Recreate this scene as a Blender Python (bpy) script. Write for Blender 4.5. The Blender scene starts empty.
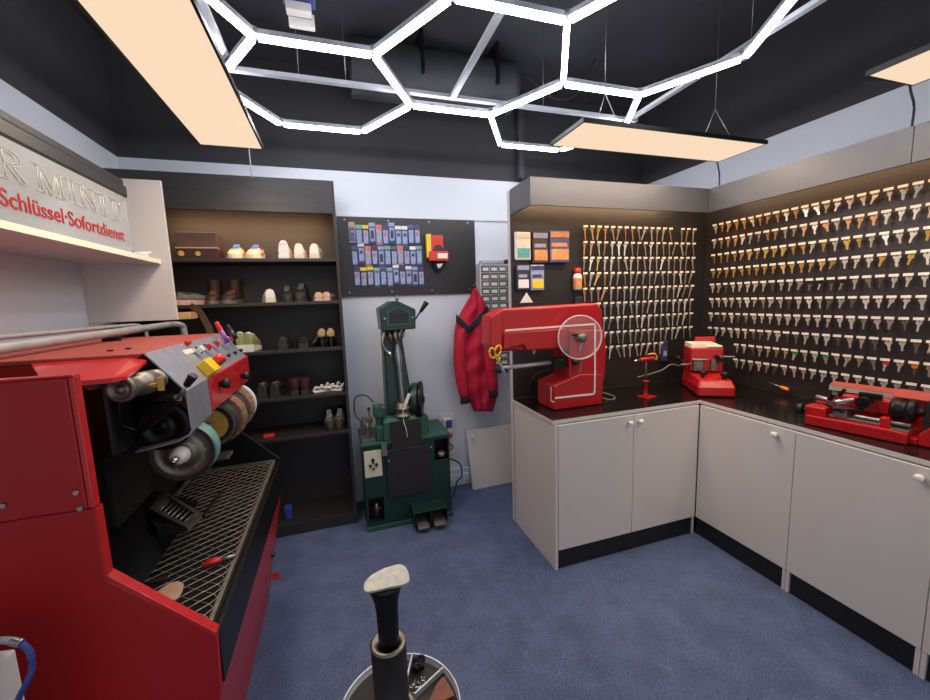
import bpy, bmesh, math, random
from mathutils import Vector, Matrix
random.seed(7)
SC = bpy.context.scene
COL = SC.collection
PI = math.pi
# ------------------------------------------------------------------ camera
F, YAW, PITCH, ROLL, HC = 394.7, math.radians(17.69), math.radians(7.31), math.radians(-1.908), 1.6
cy_, sy_, cp_, sp_, cr_, sr_ = math.cos(YAW), math.sin(YAW), math.cos(PITCH), math.sin(PITCH), math.cos(ROLL), math.sin(ROLL)
FW = Vector((sy_*cp_, cy_*cp_, -sp_)); RT0 = Vector((cy_, -sy_, 0)); UP0 = RT0.cross(FW)
RT = cr_*RT0 + sr_*UP0; UP = -sr_*RT0 + cr_*UP0
cam = bpy.data.cameras.new('camera'); co = bpy.data.objects.new('camera', cam); COL.objects.link(co)
cam.sensor_width = 36; cam.lens = F/930*36; cam.clip_start = 0.05; cam.clip_end = 60
m = Matrix.Identity(4)
for i in range(3): m[i][0] = RT[i]; m[i][1] = UP[i]; m[i][2] = -FW[i]
m[2][3] = HC
co.matrix_world = m; SC.camera = co
# measured directions: where a sight line meets a real plane of the room
def _ray(u, v): return (u-465)*RT + (350-v)*UP + F*FW
def at_y(u, v, y): d = _ray(u, v); return Vector((0, 0, HC)) + d*(y/d.y)
def at_x(u, v, x): d = _ray(u, v); return Vector((0, 0, HC)) + d*(x/d.x)
def at_z(u, v, z): d = _ray(u, v); return Vector((0, 0, HC)) + d*((z-HC)/d.z)
# ------------------------------------------------------------------ materials
def lin(c): 
    c = c/255
    return c/12.92 if c <= .04045 else ((c+.055)/1.055)**2.4
def L4(c): return (lin(c[0]), lin(c[1]), lin(c[2]), 1)
def mat(name, c, rough=.5, metal=0, var=.12, scale=12, bump=0, bscale=60, coat=0, stretch=None, **kw):
    M = bpy.data.materials.new(name); M.use_nodes = True
    N = M.node_tree.nodes; K = M.node_tree.links; B = N['Principled BSDF']
    B.inputs['Roughness'].default_value = rough; B.inputs['Metallic'].default_value = metal
    B.inputs['Coat Weight'].default_value = coat
    tc = N.new('ShaderNodeTexCoord'); src = tc.outputs['Object']
    if stretch:
        mp = N.new('ShaderNodeMapping'); mp.inputs['Scale'].default_value = stretch; K.new(src, mp.inputs['Vector']); src = mp.outputs['Vector']
    no = N.new('ShaderNodeTexNoise'); no.inputs['Scale'].default_value = scale; no.inputs['Detail'].default_value = 6; no.inputs['Roughness'].default_value = .6
    K.new(src, no.inputs['Vector'])
    r = N.new('ShaderNodeValToRGB'); a = L4(c)
    r.color_ramp.elements[0].position = .3; r.color_ramp.elements[1].position = .7
    r.color_ramp.elements[0].color = (a[0]*(1-var), a[1]*(1-var), a[2]*(1-var), 1)
    r.color_ramp.elements[1].color = (min(1, a[0]*(1+var)), min(1, a[1]*(1+var)), min(1, a[2]*(1+var)), 1)
    K.new(no.outputs['Fac'], r.inputs['Fac']); K.new(r.outputs['Color'], B.inputs['Base Color'])
    if bump:
        n2 = N.new('ShaderNodeTexNoise'); n2.inputs['Scale'].default_value = bscale; n2.inputs['Detail'].default_value = 4
        K.new(src, n2.inputs['Vector']); bp = N.new('ShaderNodeBump'); bp.inputs['Strength'].default_value = bump; bp.inputs['Distance'].default_value = .01
        K.new(n2.outputs['Fac'], bp.inputs['Height']); K.new(bp.outputs['Normal'], B.inputs['Normal'])
    return M
def emis(name, c, s):
    M = bpy.data.materials.new(name); M.use_nodes = True; N = M.node_tree.nodes; K = M.node_tree.links
    N.remove(N['Principled BSDF']); e = N.new('ShaderNodeEmission'); e.inputs[0].default_value = L4(c); e.inputs[1].default_value = s
    K.new(e.outputs[0], N['Material Output'].inputs[0]); return M
def glassy(name, c, alpha=.25, rough=.08):
    M = bpy.data.materials.new(name); M.use_nodes = True; N = M.node_tree.nodes; K = M.node_tree.links
    B = N['Principled BSDF']; B.inputs['Base Color'].default_value = L4(c); B.inputs['Roughness'].default_value = rough
    tr = N.new('ShaderNodeBsdfTransparent'); mx = N.new('ShaderNodeMixShader'); mx.inputs[0].default_value = alpha
    K.new(tr.outputs[0], mx.inputs[1]); K.new(B.outputs[0], mx.inputs[2]); K.new(mx.outputs[0], N['Material Output'].inputs[0])
    return M
def add_wave_holes(M, spacing, dark, plane):
    """perforation dots of a peg board, procedural"""
    N = M.node_tree.nodes; K = M.node_tree.links; B = N['Principled BSDF']
    tc = N.new('ShaderNodeTexCoord'); sep = N.new('ShaderNodeSeparateXYZ'); K.new(tc.outputs['Object'], sep.inputs[0])
    def cell(o):
        d = N.new('ShaderNodeMath'); d.operation = 'DIVIDE'; d.inputs[1].default_value = spacing; K.new(o, d.inputs[0])
        f = N.new('ShaderNodeMath'); f.operation = 'FRACT'; K.new(d.outputs[0], f.inputs[0])
        s = N.new('ShaderNodeMath'); s.operation = 'SUBTRACT'; s.inputs[1].default_value = .5; K.new(f.outputs[0], s.inputs[0])
        q = N.new('ShaderNodeMath'); q.operation = 'POWER'; q.inputs[1].default_value = 2; ab = N.new('ShaderNodeMath'); ab.operation = 'ABSOLUTE'
        K.new(s.outputs[0], ab.inputs[0]); K.new(ab.outputs[0], q.inputs[0]); return q.outputs[0]
    ad = N.new('ShaderNodeMath'); ad.operation = 'ADD'
    K.new(cell(sep.outputs[plane[0]]), ad.inputs[0]); K.new(cell(sep.outputs[plane[1]]), ad.inputs[1])
    lt = N.new('ShaderNodeMath'); lt.operation = 'LESS_THAN'; lt.inputs[1].default_value = .022; K.new(ad.outputs[0], lt.inputs[0])
    mx = N.new('ShaderNodeMixRGB'); old = B.inputs['Base Color'].links[0].from_socket
    K.new(lt.outputs[0], mx.inputs[0]); K.new(old, mx.inputs[1]); mx.inputs[2].default_value = L4(dark); K.new(mx.outputs[0], B.inputs['Base Color'])

def carpet():
    M = mat('carpet_blue', (78, 90, 122), .95, var=.10, scale=3)
    N = M.node_tree.nodes; K = M.node_tree.links; B = N['Principled BSDF']
    tc = N.new('ShaderNodeTexCoord')
    old = B.inputs['Base Color'].links[0].from_socket
    for sc, w in (((90, 420, 1), .30), ((420, 90, 1), .30), ((8, 8, 1), .12)):
        mp = N.new('ShaderNodeMapping'); mp.inputs['Scale'].default_value = sc; K.new(tc.outputs['Object'], mp.inputs[0])
        n = N.new('ShaderNodeTexNoise'); n.inputs['Scale'].default_value = 1; n.inputs['Detail'].default_value = 3; K.new(mp.outputs[0], n.inputs['Vector'])
        r = N.new('ShaderNodeMapRange'); r.inputs[1].default_value = .3; r.inputs[2].default_value = .7; r.inputs[3].default_value = 1-w*1.3; r.inputs[4].default_value = 1+w*1.3
        K.new(n.outputs['Fac'], r.inputs[0])
        v = N.new('ShaderNodeVectorMath'); v.operation = 'SCALE'; K.new(old, v.inputs[0]); K.new(r.outputs[0], v.inputs['Scale']); old = v.outputs[0]
    # whitish scuffs lying on the carpet
    n = N.new('ShaderNodeTexNoise'); n.inputs['Scale'].default_value = 2.2; n.inputs['Detail'].default_value = 2; n.inputs['Distortion'].default_value = 2.5
    K.new(tc.outputs['Object'], n.inputs['Vector'])
    s = N.new('ShaderNodeMath'); s.operation = 'SUBTRACT'; s.inputs[1].default_value = .5; K.new(n.outputs['Fac'], s.inputs[0])
    ab = N.new('ShaderNodeMath'); ab.operation = 'ABSOLUTE'; K.new(s.outputs[0], ab.inputs[0])
    r = N.new('ShaderNodeMapRange'); r.inputs[1].default_value = 0; r.inputs[2].default_value = .0025; r.inputs[3].default_value = .22; r.inputs[4].default_value = 0; K.new(ab.outputs[0], r.inputs[0])
    mx = N.new('ShaderNodeMixRGB'); K.new(r.outputs[0], mx.inputs[0]); K.new(old, mx.inputs[1]); mx.inputs[2].default_value = L4((150, 160, 185)); K.new(mx.outputs[0], B.inputs['Base Color'])
    return M
MT = {}
def D(name, *a, **k): MT[name] = mat(name, *a, **k)
MT['carpet'] = carpet()
D('white_paint', (206, 209, 216), .75, var=.02, scale=3)
D('black_paint', (54, 54, 57), .85, var=.1, scale=4)
D('ceiling_black', (58, 59, 64), .9, var=.2, scale=3)
D('white_laminate', (205, 198, 194), .38, var=.015, scale=5)
D('cream_edge', (236, 222, 196), .5, var=.03)
D('knob_white', (225, 222, 220), .3, var=.02)
D('black_laminate', (37, 34, 35), .42, var=.22, scale=6, bump=.12, bscale=90, stretch=(1, 1, 14))
D('black_shelf', (42, 38, 38), .5, var=.22, scale=6, stretch=(2, 14, 14))
D('header_black', (48, 46, 46), .45, var=.25, scale=3, stretch=(1.5, 8, 8))
D('worktop_black', (22, 18, 19), .16, var=.3, scale=5, stretch=(1, 6, 1), bump=.04)
D('toe_black', (22, 22, 23), .5, var=.2)
D('fascia_grey', (92, 90, 92), .42, metal=.3, var=.05, scale=4)
D('pegboard', (40, 37, 38), .35, var=.12, scale=8)
add_wave_holes(MT['pegboard'], .025, (9, 9, 9), (0, 2))
D('pegboard_side', (42, 37, 38), .4, var=.12, scale=8)
add_wave_holes(MT['pegboard_side'], .025, (12, 11, 11), (1, 2))
D('pegboard_back', (38, 34, 35), .4, var=.12, scale=8)
add_wave_holes(MT['pegboard_back'], .025, (12, 11, 11), (0, 2))
D('red_paint', (172, 18, 22), .36, var=.07, scale=3, coat=.1)
D('red_dark', (168, 10, 16), .45, var=.08, scale=2)
D('red_bright', (196, 30, 32), .28, var=.06, scale=6, coat=.4)
D('red_top', (156, 66, 58), .5, var=.10, scale=7)
D('red_jacket', (188, 18, 52), .8, var=.12, scale=14, bump=.3, bscale=40)
D('black_cloth', (22, 20, 24), .85, var=.1)
D('green_paint', (11, 46, 38), .38, var=.16, scale=10, coat=.1)
D('green_worn', (34, 76, 64), .5, var=.25, scale=14)
D('green_dark', (10, 44, 37), .5, var=.15)
D('leather_black', (26, 22, 24), .6, var=.2, bump=.3)
D('black_metal', (24, 24, 25), .4, metal=.5, var=.2)
D('black_plastic', (20, 20, 22), .4, var=.15)
D('pit_black', (12, 12, 13), .8, var=.3)
D('steel', (170, 172, 176), .33, metal=.9, var=.10, scale=10, stretch=(1, 1, 8))
D('steel_sheet', (178, 182, 190), .4, metal=.75, var=.16, scale=9, stretch=(3, 3, 1))
D('chrome', (205, 205, 208), .16, metal=1, var=.04)
D('dull_metal', (128, 122, 112), .45, metal=.8, var=.25, scale=20)
D('grille_metal', (176, 168, 154), .5, metal=.6, var=.25, scale=30)
D('pipe_grey', (158, 156, 154), .5, metal=.3, var=.12, scale=14)
D('alu', (188, 192, 200), .45, metal=.5, var=.04)
D('cable_black', (22, 22, 23), .5)
D('cable_grey', (130, 130, 124), .5)
D('wire', (150, 150, 152), .35, metal=.8)
D('yellow_plastic', (236, 190, 24), .35, var=.05)
D('orange_plastic', (232, 130, 24), .35, var=.05)
D('button_red', (196, 40, 34), .35, var=.05)
D('purple_plastic', (138, 62, 160), .35, var=.05)
D('blue_plastic', (44, 66, 140), .4, var=.08)
D('paper_white', (226, 220, 212), .8, var=.04)
D('teal_band', (92, 138, 130), .75, var=.15, scale=20)
D('bristle', (132, 100, 76), .95, var=.35, scale=60, bump=.9, bscale=180)
D('hub_yellow', (200, 154, 62), .6, var=.2, scale=20)
D('hub_white', (208, 206, 200), .5, var=.05)
D('rubber', (40, 38, 36), .7, var=.15)
D('silver_key', (186, 180, 170), .34, metal=.75, var=.15, scale=30)
D('nickel_key', (214, 208, 196), .32, metal=.6, var=.12, scale=30)
D('brass_key', (200, 162, 84), .34, metal=.6, var=.15, scale=30)
D('copper_key', (196, 146, 104), .36, metal=.55, var=.15, scale=30)
D('dark_key', (110, 102, 92), .4, metal=.6, var=.2, scale=30)
D('key_red', (206, 40, 48), .4); D('key_green', (44, 150, 70), .4); D('key_blue', (54, 62, 190), .4); D('key_orange', (226, 120, 30), .4)
D('label_card', (228, 216, 204), .7, var=.04, scale=40)
D('box_brown', (76, 58, 48), .6, var=.12, scale=10)
D('leather_wine', (62, 26, 30), .5, var=.12)
D('shoe_cream', (220, 202, 172), .65, var=.10, scale=30)
D('shoe_white', (224, 220, 212), .6, var=.06, scale=30)
D('shoe_offwhite', (198, 190, 196), .6, var=.10, scale=30)
D('shoe_brown', (70, 44, 28), .6, var=.3, scale=25)
D('shoe_tan', (124, 74, 42), .55, var=.2, scale=25)
D('shoe_dark', (40, 40, 44), .5, var=.3, scale=25)
D('shoe_grey', (104, 96, 90), .6, var=.3, scale=25)
D('shoe_beige', (206, 162, 136), .55, var=.08, scale=25)
D('shoe_gold', (176, 146, 102), .45, var=.15, scale=25)
D('shoe_green', (150, 150, 90), .6, var=.3, scale=60)
D('sole_dark', (46, 40, 36), .7, var=.2)
D('shoe_blue', (70, 110, 190), .6, var=.3, scale=60)
D('lining', (92, 50, 38), .8, var=.2)
D('wood_tan', (200, 160, 110), .55, var=.12, scale=8, stretch=(1, 8, 8))
D('socket_white', (216, 210, 204), .4, var=.02)
D('cream_plate', (206, 200, 182), .5, var=.04)
D('card_violet', (60, 56, 94), .4, var=.4, scale=60)
D('card_blue', (78, 86, 130), .35, var=.35, scale=60)
D('card_pale', (144, 156, 188), .3, var=.3, scale=60)
D('card_red', (196, 112, 96), .4, var=.35, scale=60)
D('card_dark', (52, 44, 62), .4, var=.5, scale=60)
D('card_green', (128, 166, 140), .4, var=.3, scale=60)
D('pack_yellow', (228, 196, 40), .4, var=.1)
D('pack_red', (206, 50, 40), .4, var=.15, scale=30)
D('pack_orange', (204, 140, 88), .4, var=.35, scale=40)
D('pack_teal', (90, 160, 160), .4, var=.25, scale=40)
D('sign_red', (158, 22, 24), .45, var=.03)
D('sign_gold', (206, 200, 180), .35, metal=.2, var=.05)
D('duct_grey', (60, 61, 65), .6, metal=.2, var=.2, scale=5)
D('worn_steel', (192, 188, 176), .45, metal=.45, var=.18, scale=60)
MT['acrylic'] = glassy('acrylic', (176, 180, 182), .5, .15)
MT['clear'] = glassy('clear_plastic', (225, 225, 228), .07, .03)
MT['clear_rim'] = glassy('clear_rim', (235, 235, 238), .5, .1)
MT['led_white'] = emis('led_white', (248, 248, 255), 34)
MT['panel_cream'] = emis('panel_cream', (252, 222, 190), .93)
MT['strip_warm'] = emis('strip_warm', (255, 190, 120), 2.5)
# ------------------------------------------------------------------ mesh builder
class MB:
    def __init__(s): s.b = bmesh.new(); s.mi = 0
    def _f(s, vs, mi=None, smooth=False):
        try: f = s.b.faces.new(vs)
        except ValueError: return
        f.material_index = s.mi if mi is None else mi; f.smooth = smooth
    def box(s, x0, x1, y0, y1, z0, z1, M=None):
        v = [Vector((x, y, z)) for z in (z0, z1) for y in (y0, y1) for x in (x0, x1)]
        if M: v = [M @ p for p in v]
        v = [s.b.verts.new(p) for p in v]
        for q in ((0, 2, 3, 1), (4, 5, 7, 6), (0, 1, 5, 4), (2, 6, 7, 3), (0, 4, 6, 2), (1, 3, 7, 5)): s._f([v[i] for i in q])
        return s
    def obox(s, c, dx, dy, dz, rz=0, rx=0, ry=0):
        M = Matrix.Translation(c) @ Matrix.Rotation(rz, 4, 'Z') @ Matrix.Rotation(ry, 4, 'Y') @ Matrix.Rotation(rx, 4, 'X')
        return s.box(-dx/2, dx/2, -dy/2, dy/2, -dz/2, dz/2, M)
    def prism(s, pts, ax, a, b):
        """polygon in the plane across axis ax, extruded from a to b"""
        def P(p, t):
            return {'x': (t, p[0], p[1]), 'y': (p[0], t, p[1]), 'z': (p[0], p[1], t)}[ax]
        v0 = [s.b.verts.new(P(p, a)) for p in pts]; v1 = [s.b.verts.new(P(p, b)) for p in pts]
        s._f(v0); s._f(v1[::-1]); n = len(pts)
        for i in range(n): s._f([v0[i], v1[i], v1[(i+1) % n], v0[(i+1) % n]])
        return s
    def cyl(s, p0, p1, r, r2=None, n=16, caps=True):
        p0 = Vector(p0); p1 = Vector(p1); r2 = r if r2 is None else r2; d = (p1-p0).normalized()
        a = d.orthogonal().normalized(); c = d.cross(a)
        A = [s.b.verts.new(p0+(a*math.cos(t)+c*math.sin(t))*r) for t in [2*PI*i/n for i in range(n)]]
        B = [s.b.verts.new(p1+(a*math.cos(t)+c*math.sin(t))*r2) for t in [2*PI*i/n for i in range(n)]]
        for i in range(n): s._f([A[i], A[(i+1) % n], B[(i+1) % n], B[i]], smooth=True)
        if caps: s._f(A[::-1]); s._f(B)
        return s
    def tube(s, pts, r, n=8, cubic=True):
        pts = [Vector(p) for p in pts]
        if cubic and len(pts) > 2:
            q = []; P = [pts[0]]+pts+[pts[-1]]
            for i in range(1, len(P)-2):
                for k in range(6):
                    t = k/6; a, b, c, d = P[i-1], P[i], P[i+1], P[i+2]
                    q.append(.5*((2*b)+(c-a)*t+(2*a-5*b+4*c-d)*t*t+(3*b-a-3*c+d)*t**3))
            q.append(pts[-1]); pts = q
        rings = []; up = Vector((0.013, .02, 1))
        for i, p in enumerate(pts):
            d = (pts[min(i+1, len(pts)-1)]-pts[max(i-1, 0)]).normalized()
            a = d.cross(up)
            if a.length < .05: a = d.cross(Vector((1, .1, 0)))
            a.normalize(); c = d.cross(a)
            rings.append([s.b.verts.new(p+(a*math.cos(2*PI*k/n)+c*math.sin(2*PI*k/n))*r) for k in range(n)])
        for i in range(len(rings)-1):
            for k in range(n): s._f([rings[i][k], rings[i][(k+1) % n], rings[i+1][(k+1) % n], rings[i+1][k]], smooth=True)
        s._f(rings[0][::-1]); s._f(rings[-1]); return s
    def lathe(s, prof, base, axis=(0, 0, 1), n=24, mis=None, caps=True):
        base = Vector(base); d = Vector(axis).normalized(); a = d.orthogonal().normalized(); c = d.cross(a)
        R = []
        for r, h in prof:
            R.append([s.b.verts.new(base+d*h+(a*math.cos(2*PI*k/n)+c*math.sin(2*PI*k/n))*max(r, 1e-4)) for k in range(n)])
        for i in range(len(R)-1):
            for k in range(n): s._f([R[i][k], R[i][(k+1) % n], R[i+1][(k+1) % n], R[i+1][k]], mi=(mis[i] if mis else None), smooth=True)
        if caps: s._f(R[0][::-1]); s._f(R[-1], mi=(mis[-1] if mis else None))
        return s
    def loft(s, rings, close=True, smooth=True):
        V = [[s.b.verts.new(p) for p in r] for r in rings]; n = len(V[0])
        for i in range(len(V)-1):
            for k in range(n if close else n-1): s._f([V[i][k], V[i][(k+1) % n], V[i+1][(k+1) % n], V[i+1][k]], smooth=smooth)
        if close: s._f(V[0][::-1]); s._f(V[-1])
        return s
    def quad(s, *p): s._f([s.b.verts.new(q) for q in p]); return s
    def build(s, name, mats, parent=None, bevel=0, sub=0, solid=0, seg=2, autosmooth=True):
        me = bpy.data.meshes.new(name)
        bmesh.ops.recalc_face_normals(s.b, faces=s.b.faces)
        bmesh.ops.dissolve_degenerate(s.b, dist=1e-6, edges=s.b.edges)
        if parent is None:
            vs = [v.co for v in s.b.verts]
            c = Vector(((min(v.x for v in vs)+max(v.x for v in vs))/2, (min(v.y for v in vs)+max(v.y for v in vs))/2, min(v.z for v in vs)))
            bmesh.ops.translate(s.b, vec=-c, verts=s.b.verts)
        else:
            M = parent.matrix_basis.copy(); p = parent.parent
            while p: M = p.matrix_basis @ M; p = p.parent
            s.b.transform(M.inverted())
        s.b.to_mesh(me); s.b.free()
        for mm in (mats if isinstance(mats, (list, tuple)) else [mats]): me.materials.append(MT[mm] if isinstance(mm, str) else mm)
        o = bpy.data.objects.new(name, me); COL.objects.link(o)
        if parent is None: o.location = c
        else: o.parent = parent
        if bevel:
            b = o.modifiers.new('bevel', 'BEVEL'); b.width = bevel; b.segments = seg; b.limit_method = 'ANGLE'; b.angle_limit = .6
        if solid: q = o.modifiers.new('solid', 'SOLIDIFY'); q.thickness = solid; q.offset = 0
        if sub: q = o.modifiers.new('sub', 'SUBSURF'); q.levels = sub; q.render_levels = sub
        return o
def tag(o, label, cat, group=None):
    o['label'] = label; o['category'] = cat
    if group: o['group'] = group
    return o
def thing(name, label, cat, loc=(0, 0, 0), rz=0, group=None):
    o = bpy.data.objects.new(name, None); COL.objects.link(o); o.empty_display_size = .05
    o.location = loc; o.rotation_euler = (0, 0, rz)
    o.matrix_basis = Matrix.Translation(loc) @ Matrix.Rotation(rz, 4, 'Z')
    return tag(o, label, cat, group)
def struct(o): o['kind'] = 'structure'; return o
def dup(o, parent=None):
    c = o.copy(); COL.objects.link(c); c.parent = parent
    for ch in list(o.children): dup(ch, c)
    return c
def box(name, mats, parent, x0, x1, y0, y1, z0, z1, bevel=.002, **k): return MB().box(x0, x1, y0, y1, z0, z1).build(name, mats, parent, bevel=bevel, **k)
def text_mesh(name, body, size, M, material, parent, outline=0, bold=0, depth=.002, extend=1, spacing=1):
    cu = bpy.data.curves.new(name, 'FONT'); cu.body = body; cu.size = size; cu.space_character = spacing
    if outline: cu.fill_mode = 'NONE'; cu.bevel_depth = outline; cu.bevel_resolution = 1
    else: cu.extrude = depth; cu.offset = bold
    t = bpy.data.objects.new(name, cu); COL.objects.link(t)
    bpy.context.view_layer.update()
    me = bpy.data.meshes.new_from_object(t.evaluated_get(bpy.context.evaluated_depsgraph_get()))
    bpy.data.objects.remove(t)
    W = max(v.co.x for v in me.vertices); W0 = min(v.co.x for v in me.vertices)
    me.transform(Matrix.Translation((-W0, 0, 0))); 
    if extend: me.transform(Matrix.Diagonal((extend/(W-W0), 1, 1, 1)))
    P = parent.matrix_basis.copy() if parent else Matrix.Identity(4)
    me.transform(P.inverted() @ M); me.materials.clear(); me.materials.append(MT[material])
    o = bpy.data.objects.new(name, me); COL.objects.link(o); o.parent = parent; me.name = name
    return o
WORLD_S = .9; EXPO = 0.1
# ------------------------------------------------------------------ the room
XL, XR, YB, YF, ZC = -1.25, 2.79, 3.16, -2.2, 3.25
struct(box('floor', 'carpet', None, XL-.1, XR+.1, YF, YB+.1, -.1, 0, 0))
struct(box('ceiling', 'ceiling_black', None, XL-.1, XR+.1, YF, YB+.1, ZC, ZC+.1, 0))
def wall2(name, x0, x1, y0, y1, zs):
    b = MB(); b.box(x0, x1, y0, y1, 0, zs); b.mi = 1; b.box(x0, x1, y0, y1, zs, ZC); return struct(b.build(name, ['white_paint', 'black_paint']))
wall2('wall_back', XL-.1, XR+.1, YB, YB+.1, 2.563)
wall2('wall_left', XL-.1, XL, YF, YB, 2.563)
wall2('wall_right', XR, XR+.1, YF, YB, 2.591)
b = MB(); b.box(.72, 1.9, 3.125, YB, 0, .035); b.box(.72, 1.9, 3.11, YB, .04, .105); b.box(.72, 1.9, 3.125, YB, .105, .15)
struct(b.build('baseboard_back', 'white_paint', bevel=.004))
b = MB(); b.box(.04, 1.9, YB-.012, YB, 2.235, 2.262); struct(b.build('trim_1', 'white_paint', bevel=.003))
b = MB(); b.box(1.2, 2.0, YB-.008, YB, .52, .555); struct(b.build('trim_2', 'white_paint', bevel=.003))
# ceiling plant
t = thing('ventilation_duct', 'dark round ventilation duct hanging under the black ceiling', 'duct', (.75, 2.75, 2.9))
MB().lathe([(.155, 0), (.165, .01), (.165, 1.05), (.17, 1.055), (.17, 1.08), (.14, 1.09), (.14, 1.11)], (.18, 2.75, 3.06), (1, 0, 0), 32).build('duct_pipe', 'duct_grey', t)
MB().box(.6, .62, 2.57, 2.93, 3.0, 3.25).box(1.1, 1.12, 2.57, 2.93, 3.0, 3.25).build('duct_bracket', 'black_metal', t)
tag(MB().box(1.5, 1.555, 3.08, 3.135, 2.57, ZC).build('ceiling_conduit', 'ceiling_black', bevel=.01), 'black square conduit running down the dark wall behind the hexagon lamp', 'conduit')
tag(MB().box(-1.1, 2.7, 1.05, 1.25, 3.1, ZC).build('ceiling_beam', 'black_paint', bevel=.01), 'black beam crossing under the ceiling above the hexagon lamp', 'beam')
tag(MB().tube([(1.3, 2.6, 3.1), (1.55, 2.62, 2.98), (1.72, 2.6, 3.02), (1.8, 2.5, 3.2)],   .007, 6).build('ceiling_cable', 'cable_black'), 'dark loose cable sagging under the black ceiling', 'cable')
a = at_z(300, 10, 2.95)
t = thing('ceiling_box', 'white and blue boxed device fixed up under the dark ceiling at top edge', 'box', (a.x, a.y, 2.9))
MB().box(a.x-.07, a.x+.07, a.y-.16, a.y+.02, 2.97, 3.05).build('case', 'blue_plastic', t, bevel=.006)
MB().box(a.x-.06, a.x+.05, a.y-.03, a.y+.02, 2.93, 2.968).build('cover', 'paper_white', t, bevel=.004); MB().box(a.x-.055, a.x+.06, a.y+.03, a.y+.06, 2.9, 2.96).build('cover', 'paper_white', t, bevel=.004); MB().box(a.x-.05, a.x+.05, a.y-.02, a.y+.05, 2.935, 2.97).build('inner_box', 'blue_plastic', t)
MB().box(a.x-.02, a.x+.02, a.y-.1, a.y, 3.05, ZC).build('bracket', 'black_metal', t)
# ------------------------------------------------------------------ lamps
def area(name, loc, sx, sy, power, color, rot=(0, 0, 0), spread=PI):
    l = bpy.data.lights.new(name, 'AREA'); l.shape = 'RECTANGLE'; l.size = sx; l.size_y = sy; l.energy = power; l.color = color; l.spread = spread
    o = bpy.data.objects.new(name, l); COL.objects.link(o); o.location = loc; o.rotation_euler = rot; return o
def led_panel(label, x0, x1, y0, y1, z, wires, power):
    t = thing('led_panel_lamp', label, 'lamp', ((x0+x1)/2, (y0+y1)/2, z), 0, 'hanging rectangular panel lamps')
    b = MB(); w = .009
    b.box(x0, x1, y0, y1, z+.004, z+.02); b.box(x0, x1, y0, y0+w, z, z+.004); b.box(x0, x1, y1-w, y1, z, z+.004); b.box(x0, x0+w, y0+w, y1-w, z, z+.004); b.box(x1-w, x1, y0+w, y1-w, z, z+.004)
    b.build('frame', 'black_metal', t)
    MB().box(x0+w, x1-w, y0+w, y1-w, z+.0005, z+.0035).build('diffuser', 'panel_cream', t)
    for (p, q, r) in wires:
        MB().tube([p, r], .0018, 5, False).tube([q, r], .0018, 5, False).tube([r, (r[0], r[1], ZC)], .0018, 5, False).build('suspension_wire', 'wire', t)
    area('lamp_light', ((x0+x1)/2, (y0+y1)/2, z-.004), x1-x0-.03, y1-y0-.03, power, (1, .83, .66))
    return t
PZ = 2.4; PW = 13
led_panel('warm rectangular panel lamp hanging in front of the grey fascia over the right counter', 1.15, 2.34, 1.68, 1.98, PZ,
          [((1.38, 1.72, PZ+.02), (1.38, 1.94, PZ+.02), (1.38, 1.83, PZ+.22)), ((2.12, 1.72, PZ+.02), (2.12, 1.94, PZ+.02), (2.12, 1.83, PZ+.22))], PW)
led_panel('warm rectangular panel lamp hanging above the red finishing machine, nearest to the lit sign', -.59, -.30, 1.16, 2.36, PZ,
          [((-.56, 1.35, PZ+.02), (-.33, 1.35, PZ+.02), (-.445, 1.35, PZ+.22)), ((-.56, 2.15, PZ+.02), (-.33, 2.15, PZ+.02), (-.445, 2.15, PZ+.22))], PW)
led_panel('warm rectangular panel lamp cut by the right edge of the photo', 2.0, 2.29, -.12, 1.08, PZ,
          [((2.03, .2, PZ+.02), (2.26, .2, PZ+.02), (2.145, .2, PZ+.22)), ((2.03, .85, PZ+.02), (2.26, .85, PZ+.02), (2.145, .85, PZ+.22))], PW)
for i, (u, v, v2, lb) in enumerate([(717, 160, 188, 'black power cable hanging behind the long panel lamp beside the fascia corner'), (910, 87, 126, 'black power cable hanging from the panel lamp at the right photo edge')]):
    p = at_x(u, v, 2.6); q = at_x(u+2, v2, 2.6)
    tag(MB().tube([(p.x, p.y, 2.6), p, ((p.x+q.x)/2, (p.y+q.y)/2-.01, (p.z+q.z)/2), q, (q.x, q.y, q.z-.15)], .005, 6).build('power_cable', 'cable_black'), lb, 'cable', 'lamp power cables')
p = at_y(249, 150, 2.75); q = at_y(252, 178, 2.75)
tag(MB().tube([(p.x, p.y, 2.7), p, (q.x, q.y, q.z)], .003, 6).build('power_cable', 'wire'), 'thin pale cable hanging above the black shoe shelf', 'cable')
# hexagon lamp
HZ = 2.7; SD = .485
t = thing('hexagon_lamp', 'large white LED lamp of joined hexagons hanging under the black ceiling', 'lamp', (.72, 1.95, HZ))
h = SD*math.sqrt(3)/2; V = {}
cx, cyy = .7225, 1.945
def hv(i, j):  # lattice of centres
    return (cx+i*1.5*SD, cyy+j*2*h+(h if i % 2 else 0))
edges = set()
def cell(i, j, keep=range(6)):
    c = hv(i, j)
    for k in keep:
        a = tuple(round(w, 3) for w in (c[0]+SD*math.cos(k*PI/3), c[1]+SD*math.sin(k*PI/3)))
        bb = tuple(round(w, 3) for w in (c[0]+SD*math.cos((k+1)*PI/3), c[1]+SD*math.sin((k+1)*PI/3)))
        edges.add(tuple(sorted((a, bb))))
cell(0, 0); cell(-1, 0); cell(1, 0); cell(-1, -1, (1, 2)); cell(1, -1, (5, 0, 1, 2)); cell(0, -1, (1, 2, 0)); cell(2, 0, (3,))
verts = set()
def uniq(p):
    for q in verts:
        if abs(q[0]-p[0])+abs(q[1]-p[1]) < .01: return q
    verts.add(p); return p
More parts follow.
